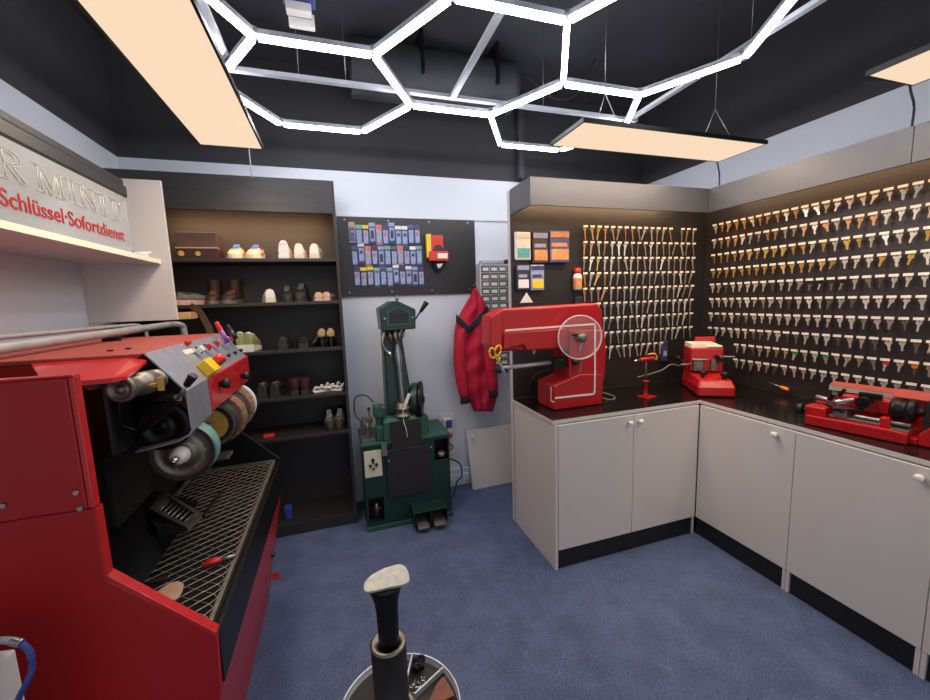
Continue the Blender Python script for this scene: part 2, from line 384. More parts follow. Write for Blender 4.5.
E2 = set(tuple(sorted((uniq(a), uniq(b_)))) for a, b_ in edges)
for a, b_ in sorted(E2):
    A = Vector((a[0], a[1], 0)); B_ = Vector((b_[0], b_[1], 0)); d = (B_-A).normalized(); A2 = A+d*.018; B2 = B_-d*.018; L = (B2-A2).length; c = (A2+B2)/2; rz = math.atan2(d.y, d.x)
    b = MB(); b.obox((c.x, c.y, HZ+.017), L, .026, .022, rz); b.mi = 1; b.obox((c.x, c.y, HZ-.002), L, .024, .018, rz)
    b.build('light_tube', ['alu', 'led_white'], t)
for p in sorted(verts):
    MB().cyl((p[0], p[1], HZ-.005), (p[0], p[1], HZ+.032), .02, n=12).build('connector', 'alu', t)
t = thing('support_frame', 'aluminium rail frame carrying the hexagon lamp', 'frame', (.72, 2.3, 2.745))
MB().box(-.42, 2.0, 2.305, 2.335, 2.74, 2.76).build('rail', 'alu', t)
MB().box(.70, .73, .6, 2.305, 2.74, 2.76).build('rail', 'alu', t)
MB().box(1.925, 1.955, .5, 2.305, 2.74, 2.76).build('rail', 'alu', t)
MB().box(-.42, -.39, .5, 2.305, 2.74, 2.76).build('rail', 'alu', t)
for x, y in ((-.1, 2.32), (1.3, 2.32), (1.94, 1.5), (.13, 2.32), (.715, 1.0), (-.405, 1.7)):
    MB().tube([(x, y, 2.76), (x, y, ZC)], .0016, 5, False).build('suspension_wire', 'wire', t)
# ------------------------------------------------------------------ black shoe shelf against the back wall
SX0, SX1, SY0, SY1 = -1.22, .037, 2.84, 3.155
t = thing('shoe_shelf', 'tall black open shelf unit filled with repaired shoes against the back wall', 'shelf', ((SX0+SX1)/2, 3.0, 0))
box('side_panel', 'black_shelf', t, SX1-.02, SX1, SY0, SY1, 0, 2.4)
box('side_panel', 'black_shelf', t, SX0, SX0+.02, SY0, SY1, 0, 2.4)
box('back_panel', 'black_shelf', t, SX0+.02, SX1-.02, SY1-.012, SY1, .08, 2.4, 0)
box('header', 'header_black', t, SX0+.02, SX1-.02, SY0-.004, SY0+.018, 2.19, 2.4)
box('top_board', 'black_shelf', t, SX0+.02, SX1-.02, SY0+.018, SY1-.012, 2.38, 2.4)
SHZ = [1.903, 1.622, 1.305, .985, .708]
for z in SHZ: box('shelf_board', 'black_shelf', t, SX0+.02, SX1-.02, SY0+.003, SY1-.012, z-.022, z)
box('plinth', 'black_shelf', t, SX0+.02, SX1-.02, SY0+.003, SY1-.012, 0, .085)
b = MB().box(SX0+.1, SX1-.1, SY0+.02, SY0+.035, 2.20, 2.208); b.build('light_strip', 'strip_warm', t)
area('strip_light', (-.55, 2.9, 2.196), 1.0, .02, 4.5, (1, .6, .3), (.5, 0, 0))
# pegboard with blister packs on the back wall
t = thing('pegboard', 'black perforated board hanging on the white back wall behind the green machine', 'pegboard', (.58, 3.14, 1.65))
MB().box(.045, 1.12, 3.142, 3.158, 1.65, 2.238).build('board', 'pegboard_back', t, bevel=.001)
for x in (.1, .42, .74, 1.06):
    for z in (1.68, 2.215): MB().cyl((x, 3.143, z), (x, 3.138, z), .006, n=10).build('screw', 'steel', t)
# ------------------------------------------------------------------ partition with keys, right peg wall, fascias
YA = 2.43; XB = 2.775
tag(MB().box(1.115, XR, YA+.0125, YA+.05, 0, 2.29).build('partition_panel', 'white_laminate'), 'white partition panel standing behind the left counter run, backing the key board', 'partition')
tag(MB().box(1.117, XB, YA, YA+.012, .912, 2.29).build('key_board', 'pegboard'), 'black perforated key board above the left counter run behind the sewing machine', 'pegboard', 'key boards')
tag(MB().box(XB, XB+.014, -.6, YA, .912, 2.29).build('key_board', 'pegboard_side'), 'black perforated key board covering the right wall above the lathe-like key machine', 'pegboard', 'key boards')
b = MB(); b.box(1.115, 2.485, 2.15, 2.165, 2.135, 2.292); b.box(1.115, 1.13, 2.165, YA, 2.135, 2.292); b.box(1.13, 2.485, 2.165, YA, 2.277, 2.292)
b.build('a', 'fascia_grey'); fa = bpy.data.objects['a']; fa.name = 'canopy_fascia'; fa.data.name = 'canopy_fascia'
tag(fa, 'grey box canopy above the left key board, open end towards the red jacket', 'canopy', 'grey canopies')
t = thing('canopy_fascia', 'long grey canopy running along the right wall above the keys', 'canopy', (2.6, 1.0, 2.135), 0, 'grey canopies')
ys = [2.15, 1.14, .1, -.6]
for y1, y0 in zip(ys, ys[1:]): MB().box(2.47, 2.485, y0+.0015, y1-.0015, 2.135, 2.292).build('front_panel', 'fascia_grey', t, bevel=.001)
MB().box(2.485, XB, -.6, 2.15, 2.277, 2.292).build('top_panel', 'fascia_grey', t)
b = MB().box(1.2, 2.4, 2.19, 2.205, 2.262, 2.272); tag(b.build('light_strip', 'strip_warm'), 'warm light strip under the canopy above the left key board', 'light strip', 'canopy light strips')
b = MB().box(2.51, 2.525, -.4, 2.0, 2.262, 2.272); tag(b.build('light_strip', 'strip_warm'), 'warm light strip under the canopy along the right wall', 'light strip', 'canopy light strips')
area('strip_light', (1.85, 2.22, 2.255), 1.3, .03, 6, (1, .64, .36), (.2, 0, 0))
area('strip_light', (2.56, 1.0, 2.255), .03, 2.6, 9, (1, .64, .36), (0, -.2, 0))
# ------------------------------------------------------------------ base cabinets and worktop
CT = .909; FA = 1.885; FB = 2.165
b = MB(); b.prism([(1.105, 1.895+.0), (FB+.01, 1.895), (FB+.01, -.62), (XB, -.62), (XB, YA), (1.105, YA)], 'z', CT-.022, CT)
wt = b.build('worktop', ['worktop_black', 'white_laminate'], bevel=.0015)
for p in wt.data.polygons:
    if abs(p.normal.z) < .5: p.material_index = 1
tag(wt, 'L-shaped black worktop with white edge carrying the red machines', 'worktop')
def knob(x, y, z, d, par):
    MB().lathe([(.006, 0), (.006, .012), (.014, .018), (.016, .026), (.012, .032), (.004, .034)], (x, y, z), d, 20).build('knob', 'knob_white', par)
t = thing('base_cabinet', 'white base cabinet with two doors under the red sewing machine', 'cabinet', (1.63, 2.15, 0), 0, 'white base cabinets')
box('side_panel', 'white_laminate', t, 1.115, 1.133, FA, YA-.002, 0, CT-.024)
box('carcass', 'white_laminate', t, 1.135, FB-.002, FA+.02, YA-.002, .12, CT-.026)
box('toe_kick', 'toe_black', t, 1.133, FB-.02, FA+.012, FA+.028, 0, .118)
box('corner_leg', 'white_laminate', t, FB-.018, FB-.004, FA+.005, FA+.02, 0, .118, .001)
for x0, x1, kx in ((1.136, 1.652, 1.615), (1.655, FB-.004, 1.69)):
    d = box('door', 'white_laminate', t, x0, x1, FA, FA+.018, .122, CT-.030, .0012); knob(kx, FA, .838, (0, -1, 0), d)
gaps = [FA-.002, 1.325, .812, .2, -.6]
labs = ['white base cabinet with one door on the right run, touching the inner corner', 'white base cabinet under the right wall, just below the lathe-like key machine', 'white base cabinet at the right edge of the photo', 'white base cabinet beyond the right edge of the photo']
for i in range(3):
    y1, y0 = gaps[i], gaps[i+1]
    t = thing('base_cabinet', labs[i], 'cabinet', (2.45, (y0+y1)/2, 0), 0, 'white base cabinets')
    box('carcass', 'white_laminate', t, FB+.02, XB-.002, y0+.001, y1-.001, .12, CT-.026)
    box('toe_kick', 'toe_black', t, FB+.012, FB+.028, y0+.02, y1-(.0 if i == 0 else .02), 0, .118)
    box('leg', 'white_laminate', t, FB+.002, FB+.02, y0+.001, y0+.017, 0, .118, .001)
    if i: box('leg', 'white_laminate', t, FB+.002, FB+.02, y1-.017, y1-.001, 0, .118, .001)
    d = box('door', 'white_laminate', t, FB, FB+.018, y0+.0015, y1-.0015, .122, CT-.030, .0012)
    knob(FB, y0+(.09 if i == 0 else .055), .84, (-1, 0, 0), d)
# ------------------------------------------------------------------ white niche on the left with the sign
t = thing('wall_niche', 'white wall niche board and shelf above the red finishing machine', 'shelf', (-1.05, 1.6, 1.54))
box('side_panel', 'white_laminate', t, XL, -.848, 2.59, 2.61, 1.54, 2.283)
b = MB().box(XL, -.895, .3, 2.589, 1.845, 1.868); b.mi = 1; b.box(-.895, -.891, .3, 2.589, 1.845, 1.868); b.build('shelf_board', ['white_laminate', 'cream_edge'], t)
b = MB(); b.prism([(XL, 2.12), (-.945, 2.12), (-.93, 2.125), (-.92, 2.145), (-.92, 2.185), (-.93, 2.198), (-.93, 2.22), (XL, 2.22)], 'y', .3, 2.375); b.build('pelmet', 'header_black', t)
SXP = -.905
t = thing('shop_sign', 'clear acrylic shop sign with outlined letters and red lettering leaning on the white shelf', 'sign', (SXP, 1.5, 1.868))
MB().box(SXP-.006, SXP, .62, 2.325, 1.869, 2.124).build('acrylic_board', 'acrylic', t, bevel=.001)
def onx(u, v): return at_x(u, v, SXP+.001)
MX = Matrix(((0, 0, 1, 0), (1, 0, 0, 0), (0, 1, 0, 0), (0, 0, 0, 1)))  # text x -> world y, text y -> world z, faces +x
p1 = onx(0, 203); p2 = onx(125, 241)
zb = (p1.z+p2.z)/2; Y1 = p2.y
text_mesh('red_lettering', 'Schlüssel·Sofortdienst', .074, Matrix.Translation((SXP+.001, 1.54, 1.916)) @ MX, 'sign_red', t, bold=.0006, depth=.0008, extend=.712, spacing=1.0)
q1 = onx(120, 222)
LET = {
'I': (.42, [[(0,0),(.42,0),(.42,.06),(.3,.09),(.3,.91),(.42,.94),(.42,1),(0,1),(0,.94),(.12,.91),(.12,.09),(0,.06)]]),
'N': (.95, [[(0,0),(.34,0),(.34,.05),(.22,.09),(.22,.72),(.72,0),(.82,0),(.82,.91),(.95,.95),(.95,1),(.6,1),(.6,.95),(.73,.91),(.73,.32),(.27,1),(0,1),(0,.95),(.13,.9),(.13,.09),(0,.05)]]),
'M': (1.18, [[(0,0),(.34,0),(.34,.05),(.22,.09),(.22,.75),(.52,0),(.58,0),(.88,.78),(.88,.09),(.78,.05),(.78,0),(1.18,0),(1.18,.05),(1.06,.09),(1.06,.91),(1.18,.95),(1.18,1),(.9,1),(.6,.27),(.3,1),(0,1),(0,.95),(.13,.91),(.13,.09),(0,.05)]]),
'T': (.85, [[(.22,0),(.63,0),(.63,.05),(.51,.09),(.51,.92),(.7,.92),(.8,.72),(.85,.72),(.85,1),(0,1),(0,.72),(.05,.72),(.15,.92),(.34,.92),(.34,.09),(.22,.05)]]),
'R': (.95, [[(0,0),(.4,0),(.4,.05),(.3,.09),(.3,.48),(.4,.48),(.66,.1),(.78,0),(.95,0),(.95,.05),(.88,.08),(.58,.5),(.76,.56),(.84,.66),(.85,.78),(.78,.92),(.62,1),(0,1),(0,.95),(.12,.91),(.12,.09),(0,.05)], [(.3,.56),(.5,.56),(.65,.64),(.67,.76),(.6,.88),(.48,.93),(.3,.93)]]),
'E': (.8, [[(0,0),(.8,0),(.8,.26),(.74,.26),(.64,.08),(.3,.08),(.3,.47),(.48,.47),(.52,.38),(.56,.38),(.56,.64),(.52,.64),(.48,.55),(.3,.55),(.3,.92),(.6,.92),(.7,.76),(.76,.76),(.76,1),(0,1),(0,.95),(.12,.91),(.12,.09),(0,.05)]]),
'S': (.7, [[(.04,.3),(.1,.3),(.16,.14),(.32,.06),(.5,.12),(.52,.24),(.42,.36),(.18,.5),(.06,.64),(.06,.82),(.2,.96),(.36,1),(.52,.96),(.58,1),(.62,1),(.62,.7),(.57,.7),(.5,.86),(.36,.94),(.24,.88),(.22,.76),(.34,.64),(.58,.5),(.68,.36),(.68,.18),(.56,.04),(.34,0),(.18,.04),(.1,0),(.04,0)]])}
def serif(word, y0, y1, z0, hh):
    tot = sum(LET[c][0] for c in word)+.12*(len(word)-1); k = (y1-y0)/tot; o = 0; b = MB()
    for c in word:
        for loop in LET[c][1]:
            P = [Vector((SXP+.0015, y0+(o+p[0])*k, z0+p[1]*hh)) for p in loop]
            for p, q in zip(P, P[1:]+P[:1]): b.cyl(p, q, .0012, n=5)
        o += LET[c][0]+.12
    return b.build('outlined_lettering', 'sign_gold', t)
serif('MINIT', 1.705, 2.245, 2.0, .088); serif('MISTER', .95, 1.662, 2.0, .088)
pp = at_x(148, 254, -.9)
tag(MB().obox((-.96, pp.y+.04, 1.877), .09, .13, .012, .3).obox((-.93, pp.y+.0, 1.888), .05, .09, .01, -.2, .2).build('crumpled_paper', 'paper_white', bevel=.003), 'small crumpled white paper lying at the end of the niche shelf', 'paper')
# white cabinet door leaning on the wall
t = thing('loose_panel', 'loose white cabinet front with round knob leaning on the back wall', 'panel', (1.2, 3.05, 0))
b = MB(); v0 = [(.985, 3.0, 0), (1.6, 3.02, 0), (1.6, 3.11, .49), (.975, 3.10, .49)]
nrm = Vector((0, .018, -.003))
b.loft([[Vector(p) for p in v0], [Vector(p)+nrm for p in v0]], smooth=False); b.build('door_panel', 'white_laminate', t)
MB().lathe([(.006, 0), (.006, .012), (.016, .02), (.013, .032), (.004, .034)], (1.02, 3.082, .44), (0, -1, .15), 16).build('knob', 'knob_white', t)
# ------------------------------------------------------------------ hooks, label cards and key blanks
def key_mesh(kind, L, R, th=.0022):
    """one key blank hanging bow up; faces -y, hangs from its hole at the origin"""
    b = MB(); n = 16; cz = -R*.55
    def bow(k):
        a = 2*PI*k/n; r = R
        if kind == 'square': r = R/max(abs(math.cos(a)), abs(math.sin(a)))*.88
        if kind == 'clover': r = R*(1+.13*math.cos(3*a+PI/2))
        if kind == 'oval': return (R*1.15*math.cos(a), cz+R*.8*math.sin(a))
        return (r*math.cos(a), cz+r*math.sin(a))
    def hole(k): a = 2*PI*k/n; return (R*.26*math.cos(a), cz+R*.42+R*.24*math.sin(a))
    O0 = [b.b.verts.new((p[0], -th/2, p[1])) for p in map(bow, range(n))]; O1 = [b.b.verts.new((p[0], th/2, p[1])) for p in map(bow, range(n))]
    I0 = [b.b.verts.new((p[0], -th/2, p[1])) for p in map(hole, range(n))]; I1 = [b.b.verts.new((p[0], th/2, p[1])) for p in map(hole, range(n))]
    for k in range(n):
        j = (k+1) % n
        b._f([O0[k], O0[j], I0[j], I0[k]]); b._f([O1[k], I1[k], I1[j], O1[j]]); b._f([O0[k], O1[k], O1[j], O0[j]]); b._f([I0[k], I0[j], I1[j], I1[k]])
    b.mi = 1
    w = R*(.36 if kind != 'oval' else .46); z0 = cz-R*.8; z1 = cz-R-L
    b.prism([(-w*1.5, z0), (-w*1.5, z0-R*.35), (-w, z0-R*.5), (-w, z1+w), (-w*.3, z1), (w*.3, z1), (w*.75, z1+w*.8), (w*.45, z1+L*.18), (w, z1+L*.3), (w*.5, z1+L*.42), (w, z1+L*.52), (w*.6, z1+L*.62), (w*1.4, z0-R*.45), (w*1.5, z0)], 'y', -th/2, th/2)
    return b
KM = {}
def key_proto(kind, metal, L, R, head=None):
    k = (kind, metal, L, R, head)
    if k not in KM:
        o = key_mesh(kind, L, R).build('key_blank', [head or metal, metal], bpy_root)
        o.parent = None; KM[k] = o.data; bpy.data.objects.remove(o)
    return KM[k]
bpy_root = bpy.data.objects.new('tmp_root', None)
hb = MB().tube([(0, 0, -.004), (0, -.036, 0), (0, -.042, .006)], .0013, 5, False); hook_o = hb.build('peg_hook', 'wire', bpy_root); hook_me = hook_o.data; bpy.data.objects.remove(hook_o)
co_ = MB().box(-.0195, .0195, -.0435, -.0425, -.001, .0125).build('label_card', 'label_card', bpy_root); card_me = co_.data
# (a smaller card for the left board)
c2 = MB().box(-.017, .017, -.0435, -.0425, -.001, .0125).build('label_card', 'label_card', bpy_root); card2_me = c2.data
bpy.data.objects.remove(co_); bpy.data.objects.remove(c2)
ORD = ['first', 'second', 'third', 'fourth', 'fifth', 'sixth', 'seventh', 'eighth', 'ninth', 'tenth', 'eleventh', 'twelfth', 'thirteenth', 'fourteenth', 'fifteenth', 'sixteenth', 'seventeenth', 'eighteenth', 'nineteenth', 'twentieth', 'twenty-first', 'twenty-second', 'twenty-third', 'twenty-fourth']
NM = {'silver_key': 'silver', 'nickel_key': 'bright nickel', 'brass_key': 'yellow brass', 'copper_key': 'copper coloured', 'dark_key': 'dark metal'}
slots = []   # (board, row, col, position, metal, kind, L, R, head)
rnd = random.Random(11)
for r in range(10):
    z = 2.083-.1097*r
    for c in range(24):
        if r >= 8 and c < 4: continue
        y = 2.32-.0547*c
        if r in (2, 3): m_ = 'brass_key' if (c < 14 and rnd.random() < .88) or rnd.random() < .25 else 'nickel_key'
        elif r < 2: m_ = rnd.choice(['nickel_key', 'copper_key', 'nickel_key', 'silver_key', 'copper_key'])
        else: m_ = rnd.choice(['nickel_key', 'silver_key', 'nickel_key', 'nickel_key', 'dark_key'])
        head = None
        if r == 8 and c >= 10: head = rnd.choice(['key_red', 'key_green', 'key_orange', 'key_blue', None, None])
        elif r == 4 and 12 <= c <= 15: head = 'black_plastic'
        if r == 8 and c == 9: m_ = 'brass_key'
        slots.append(('B', r, c, (XB, y, z), m_, rnd.choice(['round', 'square', 'clover', 'oval', 'round']), rnd.choice([.03, .033, .036]), rnd.choice([.0125, .0135, .0145]), head))
for r in range(9):
    z = 2.062-.1055*r
    for c in range(18):
        x = 1.655+.0565*c
        if r == 0 and c == 14: continue
        if r >= 5 and c < 2: continue
        if r == 8 and c > 12: continue
        m_ = 'silver_key' if rnd.random() < .6 else 'nickel_key'
        if (c < 4 and r < 5 and rnd.random() < .75) or (r == 0 and rnd.random() < .25): m_ = rnd.choice(['copper_key', 'brass_key', 'copper_key'])
        slots.append(('A', r, c, (x, YA, z), m_, rnd.choice(['oval', 'round', 'oval']), .064, .0115, None))
def dist(s): p = Vector(s[3]); return (p-Vector((0, 0, HC))).length
slots.sort(key=dist)
near, far = slots[:300], slots[300:]
far_h = []; far_k = []
for i, (bd, r, c, p, m_, kind, L, R, head) in enumerate(slots):
    rz = 0 if bd == 'A' else -PI/2
    where = ('left key board, %s row, %s from its left end' if bd == 'A' else 'right wall board, %s row, %s from the corner') % (ORD[r], ORD[c if bd == 'A' else (c if r < 8 else c-4)])
    grp = ' on the left key board' if bd == 'A' else ' on the right key board'
    kd = key_proto(kind, m_, L, R, head); tilt = rnd.gauss(0, .14); yo = -.032
    M = Matrix.Translation(p) @ Matrix.Rotation(rz, 4, 'Z'); MK = M @ Matrix.Translation((0, yo, -.004)) @ Matrix.Rotation(tilt, 4, 'Y') @ Matrix.Rotation(rnd.gauss(0, .22), 4, 'Z')
    if i < 300:
        o = bpy.data.objects.new('peg_hook', hook_me); COL.objects.link(o); o.matrix_world = M
        tag(o, 'label hook, '+where, 'hook', 'labelled hooks'+grp)
        q = bpy.data.objects.new('label_card', card_me if bd == 'B' else card2_me); COL.objects.link(q); q.parent = o
        k = bpy.data.objects.new('key_blank', kd); COL.objects.link(k); k.matrix_world = MK
        hd = {'key_red': 'red headed ', 'key_green': 'green headed ', 'key_orange': 'orange headed ', 'key_blue': 'blue headed ', 'black_plastic': 'black headed ', None: ''}[head]
        tag(k, hd+NM[m_]+' key, '+where, 'key', 'key blanks'+grp)
    else: far_h.append(M); far_k.append((MK, kd))
def merge(name, items, mats):
    b = bmesh.new()
    for M, me, off in items:
        n0 = len(b.verts); nf = len(b.faces); b.from_mesh(me); b.verts.ensure_lookup_table(); b.faces.ensure_lookup_table()
        bmesh.ops.transform(b, matrix=M, verts=b.verts[n0:])
        for f in b.faces[nf:]: f.material_index = off(f.material_index)
    me = bpy.data.meshes.new(name); b.to_mesh(me); b.free()
    for x in mats: me.materials.append(MT[x])
    o = bpy.data.objects.new(name, me); COL.objects.link(o); o['kind'] = 'stuff'; return o
mats_ = ['silver_key', 'nickel_key', 'copper_key', 'brass_key', 'dark_key', 'wire', 'label_card', 'black_plastic', 'key_red', 'key_green', 'key_blue', 'key_orange']
def idx(me): return lambda i: mats_.index(me.materials[i].name)
if far_k:
    tag(merge('key_blank', [(M, me, idx(me)) for M, me in far_k], mats_), 'the farthest rows of hanging key blanks on the left key board', 'keys')
    tag(merge('peg_hook', [(M, hook_me, lambda i: 5) for M in far_h]+[(M, card2_me, lambda i: 6) for M in far_h], mats_), 'the farthest labelled wire hooks on the left key board', 'hooks')
# ------------------------------------------------------------------ blister packs on the back pegboard
bm_ = {}
def pack_root(kind, w=.0465, hgt=.15):
    hd, cd, ins = kind
    root = thing('blister_pack', 'x', 'blister pack')
    MB().box(-w/2, w/2, -.002, 0, -hgt, 0).build('card', cd, root)
    MB().box(-w/2, w/2, -.0026, -.002, -.026, -.001).build('header_strip', hd, root)
    MB().box(-w/2+.005, w/2-.005, -.012, -.002, -hgt+.012, -.04).build('blister', 'card_pale' if cd != 'card_pale' else 'card_blue', root, bevel=.004)
    MB().box(-w/2+.012, w/2-.012, -.0135, -.012, -hgt+.03+.02*(len(ins) % 3), -.06).build('insert', ins, root)
    MB().tube([(0, .0, -.006), (0, -.03, -.004)], .0015, 5, False).build('hook', 'wire', root)
    return root
kinds = [('pack_orange', 'card_pale', 'card_red'), ('card_green', 'card_blue', 'card_pale'), ('pack_yellow', 'card_dark', 'card_red'), ('card_pale', 'card_blue', 'card_dark'), ('card_red', 'card_red', 'card_pale'), ('card_violet', 'card_violet', 'card_red'), ('paper_white', 'card_blue', 'card_violet'), ('card_blue', 'card_dark', 'card_pale')]
desc = ['orange and white', 'green topped pale blue', 'yellow topped dark', 'pale and blue', 'salmon red', 'violet', 'white topped blue', 'dark blue']
plan = [[0, 1, 2, 3, 4, 5, 3, 6, 6, 7, 5], [7, 6, 4, 5, 3, 1, 7, 4, 5, 6, 1], [5, 2, 2, 1, 7, 1, 6, 5, 6, 3, 5]]
protos = {}
for r in range(3):
    for c in range(11):
        k = plan[r][c]
        if k not in protos: o = protos[k] = pack_root(kinds[k])
        else: o = dup(protos[k])
        x = .147+.0492*c+.008*r; zt = [2.185, 2.03, 1.872][r]+(.018 if (r, c) in ((0, 0), (0, 3), (0, 6), (1, 1), (2, 6)) else 0)+rnd.uniform(-.008, .004)
        o.matrix_basis = Matrix.Translation((x, 3.138, zt))
        for ch in o.children:
            if ch.name.startswith('hook'): pass
        tag(o, desc[k]+' blister pack, %s from left, %s row of wall board' % (ORD[c], ['top', 'middle', 'bottom'][r]), 'blister pack', 'blister packs on the back wall board')
# big red and yellow packs
t = thing('insole_pack', 'red and yellow packs hanging right of the blister packs', 'pack', (.8, 3.12, 1.9))
MB().box(.70, .74, 3.085, 3.13, 1.93, 2.115).build('yellow_side', 'pack_yellow', t, bevel=.006)
MB().box(.735, .835, 3.08, 3.125, 1.985, 2.105).build('red_top', 'pack_red', t, bevel=.008)
b = MB().box(.715, .87, 3.07, 3.115, 1.905, 1.985); b.build('red_bag', 'pack_red', t, bevel=.008)
MB().box(.78, .86, 3.066, 3.07, 1.925, 1.965).build('pale_print', 'cream_edge', t)
MB().prism([(.745, 1.985), (.76, 2.02), (.79, 2.03), (.82, 2.015), (.835, 1.985)], 'y', 3.066, 3.08).build('dark_print', 'card_dark', t)
t = thing('small_bag', 'small black bag with white mark hanging under the red packs', 'bag', (.8, 3.12, 1.83))
MB().prism([(.745, 1.905), (.86, 1.905), (.84, 1.85), (.79, 1.82), (.755, 1.86)], 'y', 3.10, 3.135).build('bag_body', 'black_cloth', t, bevel=.006)
MB().prism([(.775, 1.885), (.83, 1.89), (.81, 1.862), (.79, 1.85)], 'y', 3.096, 3.1).build('white_mark', 'paper_white', t)
# ------------------------------------------------------------------ packs on the left end of the key board
def hangpack(name, lab, u0, v0, u1, v1, mats3, yo=.02):
    a = at_y(u0, v0, YA-yo); b2 = at_y(u1, v1, YA-yo); x0, x1, z1, z0 = a.x, b2.x, a.z, b2.z; H = z1-z0; W = x1-x0
    t = thing(name, lab, 'pack', ((x0+x1)/2, YA-yo, z0), 0, 'packs left of the keys')
    MB().box(x0, x1, YA-yo-.012, YA-.003, z0, z1).build('pouch', mats3[0], t, bevel=.004)
    MB().box(x0+.004, x1-.004, YA-yo-.0145, YA-yo-.012, z1-.2*H, z1-.04*H).build('header_print', mats3[1], t)
    MB().box(x0+.01, x1-.008, YA-yo-.0155, YA-yo-.012, z0+.08*H, z0+.42*H).build('picture_print', mats3[2], t, bevel=.001)
    MB().box(x0+.012, x1-.02, YA-yo-.0145, YA-yo-.012, z0+.5*H, z0+.62*H).build('lettering_band', mats3[1], t)
hangpack('hanging_pack', 'pale pack with teal lower band, top left of the packs on the key board', 515, 232, 530, 260, ('paper_white', 'cream_edge', 'pack_teal'))
hangpack('hanging_pack', 'brown pack with orange picture between the pale and the bulging packs', 532, 232, 547.5, 263, ('box_brown', 'card_pale', 'pack_orange'), .025)
hangpack('hanging_pack', 'bulging orange and blue pack, largest of the packs beside the keys', 549, 231, 568.5, 262.5, ('card_blue', 'pack_orange', 'pack_orange'), .035)
hangpack('hanging_pack', 'grey pack with small white square, lower left of the packs', 516, 265, 529, 290, ('card_dark', 'card_pale', 'paper_white'))
hangpack('hanging_pack', 'violet and yellow pack hanging beside the grey pack', 530, 265, 543.5, 290, ('card_pale', 'card_violet', 'pack_yellow'))
a = at_y(577.5, 290, YA-.03)
t = thing('hanging_bottle', 'orange capped bottle hanging on the key board above the sewing machine', 'bottle', (a.x, YA-.03, a.z))
MB().lathe([(.022, 0), (.03, .006), (.03, .09), (.026, .105), (.02, .112)], a, (0, 0, 1), 20).build('bottle_body', 'paper_white', t)
MB().lathe([(.0306, .012), (.0306, .08)], a, (0, 0, 1), 20, caps=False).build('bottle_label', 'pack_orange', t)
MB().lathe([(.021, .112), (.024, .118), (.024, .145), (.02, .15)], a, (0, 0, 1), 20).build('bottle_cap', 'button_red', t)
a = at_y(578, 300, YA-.01)
tag(MB().obox((a.x, YA-.012, a.z), .055, .012, .045, 0).build('small_packet', 'card_dark', bevel=.003), 'small dark packet hanging under the orange capped bottle', 'packet')
a = at_y(664, 361, YA-.015)
t = thing('hanging_packet', 'violet packet hanging at the lower end of the left key board', 'packet', (a.x, YA-.01, a.z))
MB().box(a.x-.028, a.x+.028, YA-.022, YA-.003, a.z, a.z+.155).build('pouch', 'card_violet', t, bevel=.004); MB().obox((a.x, YA-.024, a.z+.06), .03, .003, .04).build('pale_print', 'card_pale', t)
a = at_y(522.5, 268+30, 2.36)
t = tag(MB().prism([(a.x-.045, a.z-.03), (a.x+.045, a.z-.03), (a.x, a.z+.035)], 'y', 2.3, 2.303).build('paper_tent', 'paper_white'), 'white triangular paper corner sticking up behind the sewing machine', 'paper')
a = at_x(781, 387, XB-.03)
t = thing('screwdriver', 'screwdriver with orange handle lying against the right board behind the worktop', 'screwdriver', (a.x, a.y, a.z))
a0 = at_x(768, 382, XB-.02); MB().cyl(a, a0, .003, n=8).build('blade', 'steel', t); d = (a-a0).normalized(); MB().cyl(a, a+d*.05, .011, .012, n=12).build('handle', 'orange_plastic', t, bevel=.003)
def at_plane(u, v, P, n):
    d = _ray(u, v); o = Vector((0, 0, HC)); return o + d*((Vector(P)-o).dot(n)/d.dot(n))
# ------------------------------------------------------------------ red finishing machine on the left
t = thing('finishing_machine', 'large red shoe finishing machine with grinding wheels along the left wall', 'machine', (-.8, 1.6, 0))
Y0, Y1, XBK = 1.03, 2.22, -1.2
prof = [(XBK, 0), (-.47, 0), (-.345, .645), (-.34, .80), (-.535, 1.0), (-.535, 1.172), (XBK, 1.172)]
b = MB(); b.prism(prof, 'y', Y0, Y0+.022); b.build('end_panel', 'red_dark', t, bevel=.003)
b = MB(); b.prism(prof, 'y', Y1-.02, Y1); b.build('end_panel', 'black_metal', t, bevel=.003)
# bright folded rims of the near end panel
b = MB(); b.prism([(-.345, .80), (-.338, .807), (-.533, 1.012), (-.54, 1.004)], 'y', Y0-.001, Y0+.026); b.prism([(-.54, 1.0), (-.532, 1.008), (-.532, 1.172), (-.54, 1.172)], 'y', Y0-.001, Y0+.023)
b.build('panel_rim', 'red_bright', t, bevel=.001)
b = MB(); b.box(XBK, -.5455, Y0-.006, Y0+.016, 1.175, 1.4655); bx_ = b.build('upper_end_panel', 'red_dark', t, bevel=.003)
b = MB(); b.box(-.545, -.534, Y0-.004, Y0+.02, 1.175, 1.466); b.box(XBK, -.534, Y0-.004, Y0+.02, 1.466, 1.471); b.build('upper_rim', 'red_bright', t, bevel=.002)
b = MB()
for u, v in ((77, 492), (81, 508), (4, 505)):
    p = at_y(u, v, Y0-.006); b.cyl(p, p+Vector((0, -.006, 0)), .005, n=10)
b.build('rivet', 'steel', t)
box('lower_front', 'red_dark', t, -.35, -.34, 0, 1, 0, 1) if False else None
b = MB(); b.loft([[Vector((-.47, y, 0)), Vector((-.345, y, .645)), Vector((-.357, y, .645)), Vector((-.482, y, 0))] for y in (Y0+.022, Y1-.0)], smooth=False); b.build('lower_front', 'red_paint', t)
b = MB(); b.box(-.352, -.34, Y0+.022, Y1, .648, .79); b.build('front_apron', 'black_metal', t, bevel=.002)
